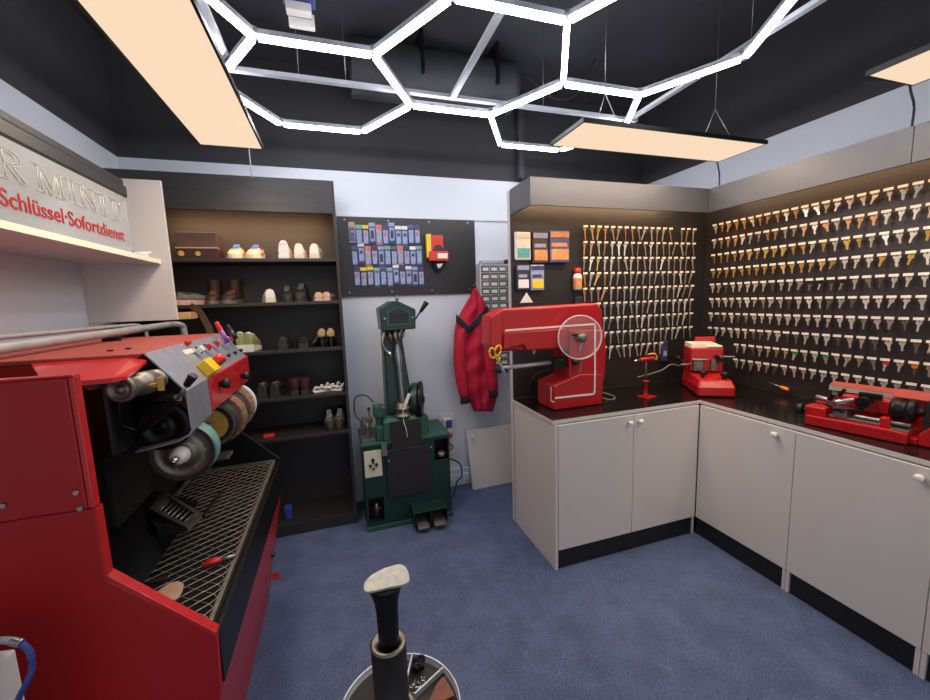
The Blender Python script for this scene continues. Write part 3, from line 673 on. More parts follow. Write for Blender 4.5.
b = MB(); b.box(XBK, XBK+.012, Y0+.022, Y1-.02, 0, 1.17); b.box(XBK+.012, -.36, Y0+.022, Y1-.02, .62, .632); b.build('inner_box', 'pit_black', t)
# inner mechanism housing behind the wheels
b = MB(); b.box(-1.15, -.80, Y0+.40, Y1-.02, .634, 1.40); b.box(-.95, -.72, Y0+.45, Y1-.03, .9, 1.2); b.build('inner_housing', 'pit_black', t, bevel=.01)
b = MB(); b.quad((-.98, Y0+.03, 1.0), (-.60, Y0+.03, .80), (-.60, Y1-.4, .80), (-.98, Y1-.4, 1.0)); b.build('chip_chute', 'black_metal', t, solid=.004)
# grating tray
gx0, gx1, gz = -.72, -.375, .795
b = MB(); n = 12; w = (gx1-gx0)/n; ny = 56; st = (Y1-Y0-.06)/ny
for i in range(n+1):
    x = gx0+i*w
    pts = []
    for j in range(ny+1):
        pts.append((min(max(x+(w*.49 if (j % 2) else -w*.49)*(1 if i % 2 else -1), gx0), gx1), Y0+.03+j*st, gz))
    b.tube(pts, .0014, 4, False)
b.build('grating', 'grille_metal', t)
b = MB(); b.box(gx1, gx1+.013, Y0+.022, Y1-.02, gz-.02, gz+.004); b.box(gx0-.012, gx0, Y0+.022, Y1-.02, gz-.01, gz+.005); b.box(gx0, gx1, Y1-.035, Y1-.02, gz-.01, gz+.006); b.build('grating_frame', 'dull_metal', t, bevel=.002)
b = MB(); b.box(gx0, gx1, Y0+.022, Y1-.02, .68, .69); b.build('dust_drawer', 'pit_black', t)
# hood
HN = 1.38
hood = [(-.545, 1.475), (-.452, 1.352), (-.45, 1.236), (-.47, 1.228), (-.60, 1.40), (XBK, 1.40), (XBK, 1.475)]
b = MB(); b.prism([(-.57, 1.461), (-.64, 1.405), (XBK, 1.405), (XBK, 1.461)], 'y', HN, Y1-.005); b.build('hood_core', 'red_dark', t, bevel=.002)
b = MB(); b.loft([[Vector((-.80, 1.37, 1.466)), Vector((-.575, 1.37, 1.466)), Vector((-.515, 1.13, 1.443)), Vector((-.60, 1.056, 1.452))], [Vector((-.80, 1.37, 1.455)), Vector((-.575, 1.37, 1.455)), Vector((-.515, 1.13, 1.432)), Vector((-.60, 1.056, 1.441))]], smooth=False); b.loft([[Vector((-.575, 1.375, 1.466)), Vector((-.54, 1.375, 1.455)), Vector((-.512, 1.19, 1.437)), Vector((-.515, 1.13, 1.443))], [Vector((-.575, 1.375, 1.455)), Vector((-.54, 1.375, 1.445)), Vector((-.512, 1.19, 1.43)), Vector((-.515, 1.13, 1.432))]], smooth=False); b.build('front_lid', 'red_bright', t)
b = MB(); b.prism([(-.545, 1.475), (-.56, 1.462), (XBK, 1.462), (XBK, 1.477)], 'y', HN-.01, Y1); b.build('top_cover', 'red_top', t, bevel=.003)
for y_ in (1.62, 1.9): pass
sl = [(-.545, 1.475), (-.452, 1.352), (-.449, 1.352), (-.541, 1.479)]
HX = Vector((-.545, 0, 1.475)); n_s = Vector((.123, 0, .093)).normalized()
b = MB(); b.loft([[Vector((-.545, y, 1.475)), Vector((-.452, y, 1.352)), Vector((-.449, y, 1.228)), Vector((-.453, y, 1.228)), Vector((-.456, y, 1.35)), Vector((-.548, y, 1.472))] for y in (HN, 1.585)], smooth=False)
# curled lower lip of the sheet
lip = [(-.449, 1.232), (-.458, 1.212), (-.49, 1.196), (-.55, 1.185), (-.60, 1.178)]
b.loft([[Vector((x, y, z)) for x, z in lip]+[Vector((x-.002, y, z+.004)) for x, z in lip[::-1]] for y in (HN, 1.585)], smooth=True)
b.loft([[Vector((-.545, y, 1.475)), Vector((-.452, y, 1.352)), Vector((-.456, y, 1.35)), Vector((-.548, y, 1.472))] for y in (1.585, Y1)], smooth=False)
b.build('steel_cover', 'steel_sheet', t)
b = MB(); b.prism([(-.449, 1.356), (-.444, 1.35), (-.444, 1.236), (-.456, 1.23), (-.60, 1.26), (-.60, 1.27), (-.46, 1.245), (-.456, 1.345)], 'y', 1.586, Y1); fp = b.build('control_plate', 'red_bright', t, bevel=.002)
for u, v in ((219.5, 384), (241, 376)):
    p = at_x(u, v, -.444); MB().lathe([(.011, 0), (.011, .01), (.018, .012), (.020, .028), (.016, .034), (.004, .036)], p, (1, 0, 0), 18).build('knob', 'black_plastic', fp)
def onslope(u, v): return at_plane(u, v, HX, n_s)
def sbox(p, dx, dy, dz, name, m_, par=t, bevel=.003): # block sitting on the slanted cover
    M = Matrix.Translation(p) @ Matrix.Rotation(math.atan2(.123, .093), 4, 'Y')
    return MB().box(-dx/2, dx/2, -dy/2, dy/2, 0, dz, M).build(name, m_, par, bevel=bevel)
p = onslope(205, 370); e_ = sbox(p, .055, .075, .035, 'emergency_box', 'yellow_plastic')
q = p+n_s*.03+Vector((0, .045, 0)); MB().lathe([(.012, -.02), (.012, .0), (.02, .004), (.021, .03), (.017, .035), (.003, .036)], q, (.5, .55, .5), 22).build('stop_button', 'button_red', e_)
for i, (u, v) in enumerate([(196, 353), (204.5, 350), (213, 346.5), (221, 343.5), (229, 341)]):
    p = onslope(u, v); s_ = sbox(p+Vector((0, 0, .003)), .034, .03, .014, 'switch_holder', 'chrome'); sbox(p+n_s*.015, .022, .018, .016, 'switch', 'button_red' if i in (1, 2, 4) else 'paper_white', s_, .002)
for i, (u, v) in enumerate([(221, 358.5), (227.5, 356), (234, 353.5), (240, 351)]):
    p = onslope(u, v); MB().lathe([(.009, 0), (.009, .008), (.005, .014)], p, n_s, 12).build('small_knob', 'black_plastic', t)
p = onslope(186, 344); MB().lathe([(.008, 0), (.011, .006), (.009, .018)], p, n_s, 14).build('pilot_button', 'button_red', t)
p = onslope(190, 356); sbox(onslope(188, 352), .02, .09, .004, 'label_plate', 'cream_plate')
# screws on top
b = MB(); 
for u, v in ((121, 355), (131, 352.5)):
    p = at_z(u, v, 1.478) if False else Vector((-.68+(u-121)*.003, 1.5+(u-121)*.004, 1.477)); b.cyl(p, p+Vector((0, 0, .004)), .008, n=10)
b.build('cover_screw', 'black_metal', t)
# pipes on top
b = MB(); b.tube([(-.90, .9, 1.505), (-.90, 1.5, 1.507), (-.90, 2.4, 1.512), (-.895, 2.62, 1.515), (-.87, 2.70, 1.505), (-.865, 2.72, 1.47), (-.865, 2.72, 1.3)], .0165, 12)
b.build('extraction_pipe', 'pipe_grey', t)
b = MB(); b.tube([(-1.02, .9, 1.545), (-1.02, 1.6, 1.53), (-1.02, 2.35, 1.525), (-1.0, 2.5, 1.52), (-.98, 2.53, 1.49), (-.98, 2.53, 1.42)], .009, 10); b.build('thin_pipe', 'pipe_grey', t)
for y in (1.3, 2.0): MB().box(-.93, -.87, y, y+.02, 1.476, 1.492).build('pipe_clip', 'black_metal', t)
# belt grinder head in the open bay
a = at_y(158, 379, 1.36); c = at_y(120, 390, 1.19)
ax = (c-a).normalized(); L = (c-a).length
g = MB().lathe([(.02, 0), (.03, .008), (.031, .02), (.029, .022), (.029, .05), (.032, .052), (.032, L*.55), (.025, L*.58), (.025, L-.02), (.032, L-.018), (.032, L), (.025, L+.002), (.023, L-.008), (.009, L-.008), (.009, L+.004), (.002, L+.006)], a, ax, 28).build('grinder_roller', 'dull_metal', t)
e1 = at_y(95, 382.5, 1.22); b = MB(); b.tube([c+Vector((0, 0, .024)), (c+e1)/2+Vector((0, 0, .012)), e1+Vector((0, 0, .003))], .009, 8); b.cyl(e1+Vector((0, -.02, 0)), e1+Vector((0, .02, 0)), .016, n=16); b.build('grinder_arm', 'dull_metal', g)
w1 = at_y(150, 386, 1.2); MB().cyl(w1, w1+Vector((.02, -.01, .004)), .006, n=8).obox(w1+Vector((.028, -.012, .005)), .012, .008, .034, .2).build('wing_screw', 'hub_yellow', g)
e1 = at_y(118, 398, 1.3); e2 = at_y(120, 425, 1.33); e3 = at_y(140, 432, 1.33)
MB().tube([e1, e2, e3], .004, 6, False).build('belt_rod', 'black_metal', t)
# black lever
l0 = at_y(140, 431, 1.33); l1 = at_y(163, 413, 1.30); l2 = at_y(178, 398, 1.27); l3 = at_y(193, 376, 1.25)
lv = MB().tube([l0, l1, l2], .011, 10).build('belt_lever', 'black_metal', t)
MB().cyl(l2, l2+(l3-l2)*.62, .0045, n=10).build('lever_rod', 'steel', lv)
MB().cyl(l2+(l3-l2)*.55, l3+(l3-l2)*.05, .009, .013, n=14).build('lever_grip', 'black_plastic', lv, bevel=.003)
pl = at_y(163, 426, 1.42); MB().lathe([(.05, 0), (.075, .004), (.078, .03), (.07, .034), (.05, .036), (.045, .03), (.016, .03), (.014, .04), (.002, .042)], pl+Vector((0, .03, 0)), (0, -1, 0), 28).build('tension_pulley', 'black_metal', t)
b = MB(); b.box(-.66, -.60, 1.28, 1.40, 1.20, 1.43, Matrix.Identity(4)); b.build('bearing_block', 'black_metal', t, bevel=.01)
# grinding wheels on one shaft
WX, WZ = -.505, 1.14
MB().cyl((WX, 1.45, WZ), (WX, 2.14, WZ), .014, n=14).build('shaft', 'steel', t)
def wheel(name, prof, y, m_, mis=None): return MB().lathe(prof, (WX, y, WZ), (0, -1, 0), 40, mis).build(name, m_, t)
wh = wheel('grinding_wheel', [(.02, 0), (.093, 0), (.095, .004), (.095, .056), (.093, .06), (.084, .06), (.08, .05), (.045, .046), (.042, .055), (.02, .055)], 1.50, ['teal_band', 'dull_metal', 'rubber'], [1, 1, 0, 1, 2, 2, 1, 1, 1, 1])
hubb = MB().lathe([(.026, 0), (.028, .015), (.024, .035), (.017, .052), (.014, .054)], (WX, 1.44, WZ), (0, -1, 0), 24).build('hub', 'hub_white', wh)
MB().lathe([(.011, .054), (.011, .07), (.005, .076), (.001, .077)], (WX, 1.44, WZ), (0, -1, 0), 16).build('hub_screw', 'chrome', hubb)
b = MB()
for k in range(6): a_ = k*PI/3; b.cyl((WX+.06*math.cos(a_), 1.456, WZ+.06*math.sin(a_)), (WX+.06*math.cos(a_), 1.448, WZ+.06*math.sin(a_)), .005, n=8)
b.build('wheel_bolt', 'steel', wh)
wh = wheel('brush_wheel', [(.02, 0), (.09, 0), (.093, .01), (.092, .05), (.085, .055), (.078, .055), (.074, .05), (.06, .05), (.02, .052)], 1.80, ['rubber', 'dull_metal', 'hub_yellow'], [0, 0, 0, 0, 1, 1, 0, 2, 2])
def brush(y, r, wd):
    b = MB(); rr = random.Random(int(y*100)); n = 60; rings = []
    for k in range(5):
        yy = y-wd/2+wd*k/4; bulge = [.9, .985, 1, .985, .9][k]
        rings.append([Vector((WX+(r*bulge+rr.uniform(-.003, .003))*math.cos(2*PI*i/n), yy, WZ+(r*bulge+rr.uniform(-.003, .003))*math.sin(2*PI*i/n))) for i in range(n)])
    b.loft(rings, smooth=False); return b.build('bristle_brush', 'bristle', t)
br = brush(1.86, .107, .055); MB().lathe([(.02, 0), (.06, 0), (.06, .006), (.02, .008)], (WX, 1.834, WZ), (0, -1, 0), 24).build('brush_hub', 'rubber', br)
wheel('felt_wheel', [(.02, 0), (.098, 0), (.1, .004), (.1, .034), (.096, .038), (.02, .038)], 1.95, 'rubber')
br = brush(2.02, .107, .06); MB().lathe([(.02, 0), (.06, 0), (.06, .006), (.02, .008)], (WX, 1.991, WZ), (0, -1, 0), 24).build('brush_hub', 'rubber', br)
wheel('felt_wheel', [(.02, 0), (.1, 0), (.104, .004), (.104, .02), (.1, .024), (.02, .024)], 2.10, ['hub_white'])
MB().box(-.6, -.47, 1.72, 1.80, 1.0, 1.012, Matrix.Translation((.02, 0, 0))).build('dust_guard', 'dull_metal', t, bevel=.004)
MB().box(-.52, -.46, 1.86, 1.96, 1.225, 1.24).build('guard_clamp', 'dull_metal', t, bevel=.004)
# louvred nozzle above the grating
c4 = [at_z(u, v, .865) for u, v in ((150, 512), (167, 495), (203, 518), (188, 532))]
b = MB(); up = Vector((0, 0, .014))
def ring(s0): 
    cc = sum(c4, Vector())/4; return [cc+(p_-cc)*s0 for p_ in c4]
o_, i_ = ring(1), ring(.72)
for k in range(4):
    j = (k+1) % 4; b.loft([[o_[k], o_[j], o_[j]+up, o_[k]+up], [i_[k], i_[j], i_[j]+up, i_[k]+up]], smooth=False)
for k in range(7):
    f_ = (k+.5)/7; p0 = i_[0].lerp(i_[3], f_); p1 = i_[1].lerp(i_[2], f_); b.tube([p0+up*.4, p1+up*.4], .004, 5, False)
nz = b.build('suction_nozzle', 'dull_metal', t)
MB().obox(sum(c4, Vector())/4+Vector((-.01, 0, -.03)), .12, .09, .05, .6).build('nozzle_box', 'pit_black', t)
p0 = at_z(203, 517, .87); p1 = at_z(222, 490, .87); MB().tube([p0, (p0+p1)/2, p1], .006, 8).build('nozzle_rod', 'black_metal', t)
# front latches
b = MB(); p = at_x(268, 556, -.415); b.cyl(p, p+Vector((.03, 0, 0)), .012, n=10); b.build('front_knob', 'black_plastic', t)
p = at_x(272, 577, -.44); MB().obox(p+Vector((.02, 0, 0)), .035, .05, .012, .3).build('pedal', 'red_paint', t, bevel=.003)
# loose things lying on the machine
a = at_z(202, 566, gz+.012); c = at_z(236, 555, gz+.012)
t2 = thing('pliers', 'red handled pliers lying on the machine grating', 'pliers', (a.x, a.y, gz))
m_ = a.lerp(c, .58); MB().cyl(a, m_, .009, .007, n=10).cyl(a+Vector((.004, .022, 0)), m_+Vector((0, .006, 0)), .008, .006, n=10).build('handle', 'button_red', t2); MB().cyl(m_, c, .008, .004, n=10).build('jaw', 'steel', t2)
a = at_z(168, 595, gz+.004); tag(MB().loft([[a+Vector((.035*math.cos(k*PI/5)*(1+.2*math.sin(3*k)), .05*math.sin(k*PI/5), z)) for k in range(10)] for z in (0, .006)]).build('leather_scrap', 'shoe_beige'), 'round pinkish leather scrap lying at the near corner of the grating', 'leather scrap')
a = at_z(158, 581, gz+.004); tag(MB().loft([[a+Vector((.03*math.cos(k*PI/4), .01*math.sin(k*PI/4), z)) for k in range(8)] for z in (0, .005)]).build('leather_scrap', 'leather_wine'), 'thin dark red scrap lying on the grating behind the pink scrap', 'leather scrap')
penl = [('purple topped red marker pen standing in the switch row', 'button_red', 'purple_plastic', (216, 322), (228, 340)), ('violet marker pen standing among the switches of the red machine', 'purple_plastic', 'purple_plastic', (226, 326), (231, 338)), ('dark grey tool handle standing behind the switches of the red machine', 'black_plastic', 'black_plastic', (225, 325), (236, 336))]
for i, (lb, m1, m2, a_, b_) in enumerate(penl[:1]+penl[2:]):
    yq = 2.05+.07*i; p = at_y(a_[0]-0+i*2, a_[1], yq); q = at_y(b_[0], b_[1]+3, yq)
    o = thing('marker_pen' if i == 0 else 'tool_handle', ['red and violet marker pen standing in the switch row', 'dark grey tool handle standing behind the switches'][i], ['pen', 'tool'][i], q)
    MB().cyl(q, q.lerp(p, .6), .011, n=12).build('barrel', m2, o); MB().cyl(q.lerp(p, .6), p, .0115, .009, n=12).build('cap', m1, o, bevel=.002)
# ------------------------------------------------------------------ green machine
t = thing('sole_press', 'dark green cobbler machine with tall column and pentagon head beside the shoe shelf', 'machine', (.4, 2.85, 0))
GF, GB = 2.70, 3.06
gx0, gx1, gt = .098, .715, .637
G = lambda u, v, y=GF: at_y(u, v, y)
b = MB()
ol = G(368, 499); orr = G(385, 521); rl = G(434, 440); rr = G(449.6, 458)
# front frame with two openings, sides, back
def frontgrid(b, xs, zs, skip, y0, y1):
    for i in range(len(xs)-1):
        for j in range(len(zs)-1):
            if (i, j) not in skip: b.box(xs[i], xs[i+1], y0, y1, zs[j], zs[j+1])
xs = [gx0, ol.x, orr.x, rl.x, rr.x, gx1]; zs = [.03, orr.z, ol.z, rr.z, rl.z, gt-.02]
frontgrid(b, xs, zs, {(1, 1), (3, 3)}, GF, GF+.008)
b.box(gx0, gx0+.008, GF+.008, GB, .03, gt-.02); b.box(gx1-.008, gx1, GF+.008, GB, .03, gt-.02); b.box(gx0+.008, gx1-.008, GB-.008, GB, .03, gt-.02)
b.build('cabinet_body', 'green_paint', t)
MB().box(gx0-.004, gx1+.004, GF-.02, GB, 0, .03).build('base_flange', 'green_worn', t, bevel=.002)
MB().box(gx0-.01, gx1+.008, GF-.012, GB+.004, gt-.02, gt).build('top_plate', 'green_worn', t, bevel=.004)
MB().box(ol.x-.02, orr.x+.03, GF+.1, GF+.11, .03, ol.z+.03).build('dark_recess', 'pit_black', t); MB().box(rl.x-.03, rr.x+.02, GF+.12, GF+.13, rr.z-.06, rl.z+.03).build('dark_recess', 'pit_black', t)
p = G(377, 515, GF+.03); MB().cyl(p, p+Vector((0, 0, .09)), .012, n=10).cyl(p+Vector((-.02, 0, .05)), p+Vector((.03, 0, .05)), .006, n=8).build('spring_rod', 'dull_metal', t)
p = G(441, 455, GF+.05); MB().lathe([(.03, 0), (.034, .01), (.03, .03), (.01, .035)], p, (0, -.3, 1), 18).build('inner_cup', 'dull_metal', t)
# leather apron
a0, a1 = G(390, 418, GF-.02), G(422, 441, GF-.02)
c0, c1 = G(385.6, 448, GF-.02), G(432, 490, GF-.02)
b = MB(); b.box(c0.x, c1.x, GF-.022, GF-.014, c1.z, c0.z-.02); b.box(a0.x, a1.x, GF-.02, GF-.012, c0.z-.03, .775); b.build('leather_apron', 'leather_black', t, bevel=.003)
for u, v in ((386.5, 452), (389, 461), (431, 447)):
    p = G(u, v, GF-.022); MB().cyl(p, p+Vector((0, -.006, 0)), .007, n=10).build('apron_stud', 'steel', t)
# socket plate
p0, p1 = G(363.6, 452, GF-.004), G(382.6, 475.5, GF-.004)
sp = MB().box(p0.x, p1.x, GF-.007, GF, p1.z, p0.z).build('switch_plate', 'cream_plate', t, bevel=.002)
for dx, dz, r in ((.0, .03, .012), (-.02, -.01, .011), (.022, -.008, .012), (.0, -.034, .008), (.0, .012, .008)):
    q = (p0+p1)/2+Vector((dx, 0, dz)); MB().cyl((q.x, GF-.007, q.z), (q.x, GF-.022, q.z), r, r*.8, n=14).build('switch_knob', 'black_plastic', sp)
# pedal box
p0, p1 = G(413, 508, GF-.13), G(452, 499, GF-.13)
bx0, bx1, bz0, bz1 = .405, .645, .035, .15
b = MB(); b.box(bx0, bx1, GF-.15, GF-.001, bz1-.006, bz1); b.box(bx0, bx0+.006, GF-.15, GF-.001, bz0, bz1-.006); b.box(bx1-.006, bx1, GF-.15, GF-.001, bz0, bz1-.006); b.box((bx0+bx1)/2-.003, (bx0+bx1)/2+.003, GF-.145, GF-.001, bz0-.02, bz1-.006); b.box(bx0, bx1, GF-.02, GF-.002, bz0, bz1-.006)
pbx = b.build('pedal_box', 'green_paint', t, bevel=.002)
for xc in (bx0+.062, bx1-.062):
    MB().obox((xc, GF-.12, bz0+.02), .08, .12, .012, 0, .25).build('pedal', 'dull_metal', pbx, bevel=.002)
# column and base block
b = MB()
bl = G(385, 407, 2.80); 
def rect(x0, x1, y0, y1, z): return [Vector((x0, y0, z)), Vector((x1, y0, z)), Vector((x1, y1, z)), Vector((x0, y1, z))]
b.loft([rect(.295, .485, 2.80, 3.02, .79), rect(.295, .478, 2.80, 3.02, .86), rect(.295, .425, 2.82, 2.98, 1.40)], smooth=False); b.build('column', 'green_paint', t, bevel=.012, seg=3)
b = MB(); b.loft([rect(.245, .50, 2.70, 3.04, gt), rect(.25, .49, 2.705, 3.03, .765), rect(.27, .48, 2.72, 3.02, .79)], smooth=False); b.build('column_base', 'green_worn', t, bevel=.006)
# head
hx0, hx1 = .272, .512
hp = [(hx0+.006, 1.405), (hx1-.006, 1.41), (hx1, 1.545), (.395, 1.605), (.355, 1.605), (hx0-.004, 1.555)]
b = MB(); b.prism(hp, 'y', 2.68, 2.94); hd = b.build('head_housing', 'green_paint', t, bevel=.008, seg=3)
wz = [(.315, 1.44), (.472, 1.445), (.472, 1.53), (.392, 1.565), (.315, 1.54)]
b = MB(); cc = Vector((.393, 0, 1.505))
ou = [Vector((x, 2.672, z)) for x, z in wz]; inn = [cc+(p_-cc)*.86 for p_ in ou]; 
for p_ in inn: p_.y = 2.672
for k in range(5):
    j = (k+1) % 5; b.loft([[ou[k], ou[j], inn[j], inn[k]], [v_+Vector((0, .01, 0)) for v_ in (ou[k], ou[j], inn[j], inn[k])]], smooth=False)
b.build('window_rim', 'green_worn', hd)
b = MB(); b.prism([(.322, 1.447), (.465, 1.451), (.465, 1.527), (.322, 1.527)], 'y', 2.674, 2.682); b.build('head_window', 'leather_black', hd)
for x in (.30, .488): MB().cyl((x, 2.68, 1.49), (x, 2.673, 1.49), .006, n=10).build('head_screw', 'steel', hd)
l0 = G(416, 319, 2.8); l1 = G(425.5, 304, 2.78); lv = MB().cyl(l0-Vector((.02, 0, .02)), l1, .006, n=10).build('head_lever', 'black_metal', t); MB().cyl(l0.lerp(l1, .45), l1+(l1-l0)*.15, .011, .02, n=14).build('lever_grip', 'black_plastic', lv, bevel=.005)
p = G(378.5, 309, 2.8); MB().cyl(p, p+Vector((.05, 0, -.002)), .005, n=8).cyl(p, p+Vector((-.006, 0, 0)), .01, n=10).build('side_screw', 'black_metal', t)
p = G(397, 300, 2.8); MB().cyl(p+Vector((0, 0, -.03)), p+Vector((0, 0, .035)), .007, n=8).cyl(p+Vector((0, 0, .0)), p+Vector((0, 0, .014)), .014, n=12).build('top_bolt', 'dull_metal', t)
# spindle and linkage under the head
sp = MB(); sx = .375
sp.lathe([(.016, .0), (.02, .02), (.017, .1), (.02, .28), (.026, .36), (.015, .42), (.012, .52), (.02, .54)], (sx+.022, 2.74, .87), (-.04, 0, 1), 20); sp.build('spindle', 'steel', t)
MB().lathe([(.06, 0), (.06, .012), (.045, .018), (.048, .05), (.056, .055), (.056, .066), (.044, .07), (.046, .09), (.03, .1)], (sx+.02, 2.75, .79), (0, 0, 1), 28).build('spindle_base', 'dull_metal', t)
b = MB()
b.cyl((.33, 2.72, 1.41), (.335, 2.71, 1.33), .012, n=10); b.cyl((.36, 2.71, 1.41), (.375, 2.70, 1.31), .01, n=10); b.cyl((.40, 2.71, 1.41), (.39, 2.70, 1.33), .009, n=10); b.cyl((.43, 2.72, 1.41), (.41, 2.71, 1.35), .012, n=10); b.cyl((.30, 2.74, 1.36), (.42, 2.74, 1.37), .008, n=10)
b.build('needle_linkage', 'dull_metal', t)
b = MB(); b.tube([(.30, 2.72, 1.40), (.275, 2.70, 1.33), (.29, 2.70, 1.28), (.32, 2.70, 1.25)], .011, 8); b.build('side_arm', 'dull_metal', t); MB().cyl((.318, 2.70, 1.262), (.33, 2.70, 1.225), .013, .009, n=12).build('arm_tip', 'chrome', t)
MB().obox((.43, 2.72, .92), .022, .002, .075, 0, 0, .4).build('paper_tag', 'paper_white', t)
MB().tube([(.39, 2.69, .86), (.386, 2.668, .78), (.40, 2.664, .72), (.405, 2.664, .66)], .002, 5).build('tag_string', 'paper_white', t)
# side wheel with guard
wy = 2.86
MB().lathe([(.02, 0), (.12, 0), (.13, .01), (.13, .05), (.12, .055), (.02, .055)], (.48, wy, .87), (1, -.3, 0), 30).build('wheel_guard', 'green_paint', t, bevel=.004)
MB().lathe([(.125, .055), (.137, .058), (.14, .07), (.137, .082), (.11, .084), (.03, .09), (.02, .1)], (.48, wy, .87), (1, -.3, 0), 30).build('side_wheel', 'black_metal', t)
MB().obox((.53, 2.79, .70), .1, .08, .13).build('motor_bracket', 'green_worn', t, bevel=.004)
# little vice and tools on the left of the top plate
b = MB(); b.box(.20, .265, 2.72, 2.80, .637, .74); b.box(.19, .255, 2.74, 2.82, .80, .88); b.box(.205, .235, 2.76, 2.8, .637, .82); b.build('bench_clamp', 'green_worn', t, bevel=.006)
b = MB()
for x, y, h_ in ((.14, 2.74, .13), (.165, 2.8, .16), (.12, 2.82, .11)): h_ += .05; b.cyl((x, y, .637), (x, y, .637+h_), .009, n=10); b.cyl((x, y, .637+h_*.55), (x, y, .637+h_*.75), .02, n=12)
b.box(.10, .19, 2.73, 2.84, .637, .66); b.build('fitting_rods', 'dull_metal', t, bevel=.002)
b = MB(); b.tube([(.115, 2.80, .76), (.07, 2.84, .82), (.08, 2.86, .93), (.15, 2.84, .945), (.2, 2.8, .9)], .005, 8); b.tube([(.24, 2.8, .88), (.29, 2.78, .86), (.30, 2.77, .8)], .005, 8); b.build('hose', 'cable_black', t)
MB().lathe([(.008, 0), (.014, .008), (.008, .02)], (.165, 2.8, .845), (0, 0, 1), 10).build('black_knob', 'black_plastic', t)
MB().box(.225, .262, GF-.024, GF-.012, .54, .625).build('clip_plate', 'dull_metal', t, bevel=.002)
# power meter plug and red cable, machine cord
t = thing('power_meter', 'white plug-in power meter with blue screen on the back wall', 'power meter', (.82, 3.13, .49))
p0, p1 = at_y(443, 419, 3.12), at_y(452.5, 432, 3.12)
MB().box(p0.x, p1.x, 3.115, YB-.002, p1.z-.01, p0.z).build('meter_body', 'socket_white', t, bevel=.008); MB().box(p0.x+.02, p1.x-.006, 3.111, 3.115, (p0.z+p1.z)/2-.02, p0.z-.015).build('blue_screen', 'blue_plastic', t)
MB().box(p0.x-.03, p1.x+.03, 3.147, YB-.001, p0.z-.03, p0.z+.03).build('socket_plate', 'socket_white', t, bevel=.004)
p = at_y(449, 434, 3.12)
MB().box(p.x-.018, p.x+.024, 3.10, 3.13, p.z-.03, p.z+.005).build('red_plug', 'button_red', t, bevel=.006)
b = MB().tube([p+Vector((.0, -.005, -.03)), at_y(448, 442, 3.11), at_y(453, 447, 3.1), at_y(448, 452, 3.1), (p.x-.02, 3.1, p.z-.16)], .007, 8); tag(b.build('power_cable', 'button_red'), 'short red cord looping below the power meter', 'cord')
b = MB().tube([(.70, 3.03, .33), at_y(458, 462, 3.05), at_y(462, 475, 3.03), at_y(457, 482, 3.02), (.80, 2.95, .012), (.73, 2.9, .01)], .006, 8); tag(b.build('power_cable', 'cable_black'), 'black cord hanging from the green machine to the floor', 'cord')
# ------------------------------------------------------------------ red sewing machine
SY = 2.06
t = thing('sewing_machine', 'large red cobbler sewing machine with transparent hand wheel on the left counter', 'sewing machine', (1.38, 2.17, CT))
S = lambda u, v, y=SY: at_y(u, v, y)
def poly(pts, y=SY): return [(S(u, v, y).x, S(u, v, y).z) for u, v in pts]
b = MB()
arm = poly([(503, 309), (600, 303), (605, 311), (605.5, 352), (566, 351), (541, 351), (503, 352)])
b.prism(arm, 'y', SY+.02, SY+.16); b.build('arm', 'red_paint', t, bevel=.014, seg=3)
hp0 = poly([(491.5, 317), (504.5, 309), (504.5, 353), (496, 353), (491.5, 346)]); MB().prism(hp0, 'y', SY+.012, SY+.165).build('arm_head', 'red_paint', t, bevel=.012, seg=3)
lp = poly([(504, 333), (566, 328), (566, 348), (527, 350.5), (523, 345), (504, 350)]); MB().prism(lp, 'y', SY-.005, SY+.03).build('arm_cover', 'red_dark' if False else 'red_paint', t, bevel=.008)
cl = poly([(570, 330), (605.5, 330), (607, 350), (606, 375), (601, 395), (570, 392)]); MB().prism(cl, 'y', SY+.005, SY+.19).build('neck', 'red_paint', t, bevel=.01, seg=3)
bz = CT+.002
bl = S(551.5, 405, SY); br_ = S(600, 400, SY); zt1 = S(555, 384, SY).z
b = MB(); ptop = poly([(554, 386), (572, 378), (580, 374), (604, 374), (602.5, 400)]); b.prism([(ptop[0][0], bz)]+ptop[:4]+[(ptop[4][0], bz)], 'y', SY, SY+.21); b.build('base', 'red_paint', t, bevel=.01, seg=3)
# white trim line
def line(pts, y, w=.0105, name='trim_line'):
    P = [S(u, v, y) for u, v in pts]; b = MB()
    for p_, q_ in zip(P, P[1:]):
        d = (q_-p_); L = d.length; a_ = math.atan2(d.z, d.x); b.obox((p_+q_)/2, L+w, .003, w, 0, 0, -a_)
    return b.build(name, 'paper_white', t)
line([(506, 330.5), (566, 326)], SY-.008); line([(566, 326), (595, 324), (595, 373)], SY+.003); line([(595, 374), (594.5, 394), (556, 398)], SY-.003)
y_ = SY+.02
x_s = S(554, 386, SY).x-.003
b = MB(); b.box(x_s-.0, x_s+.004, SY+.03, SY+.037, bz+.05, S(554, 386).z-.012); b.box(x_s, x_s+.004, SY, SY+.037, bz+.05, bz+.057); b.build('trim_line', 'paper_white', t)
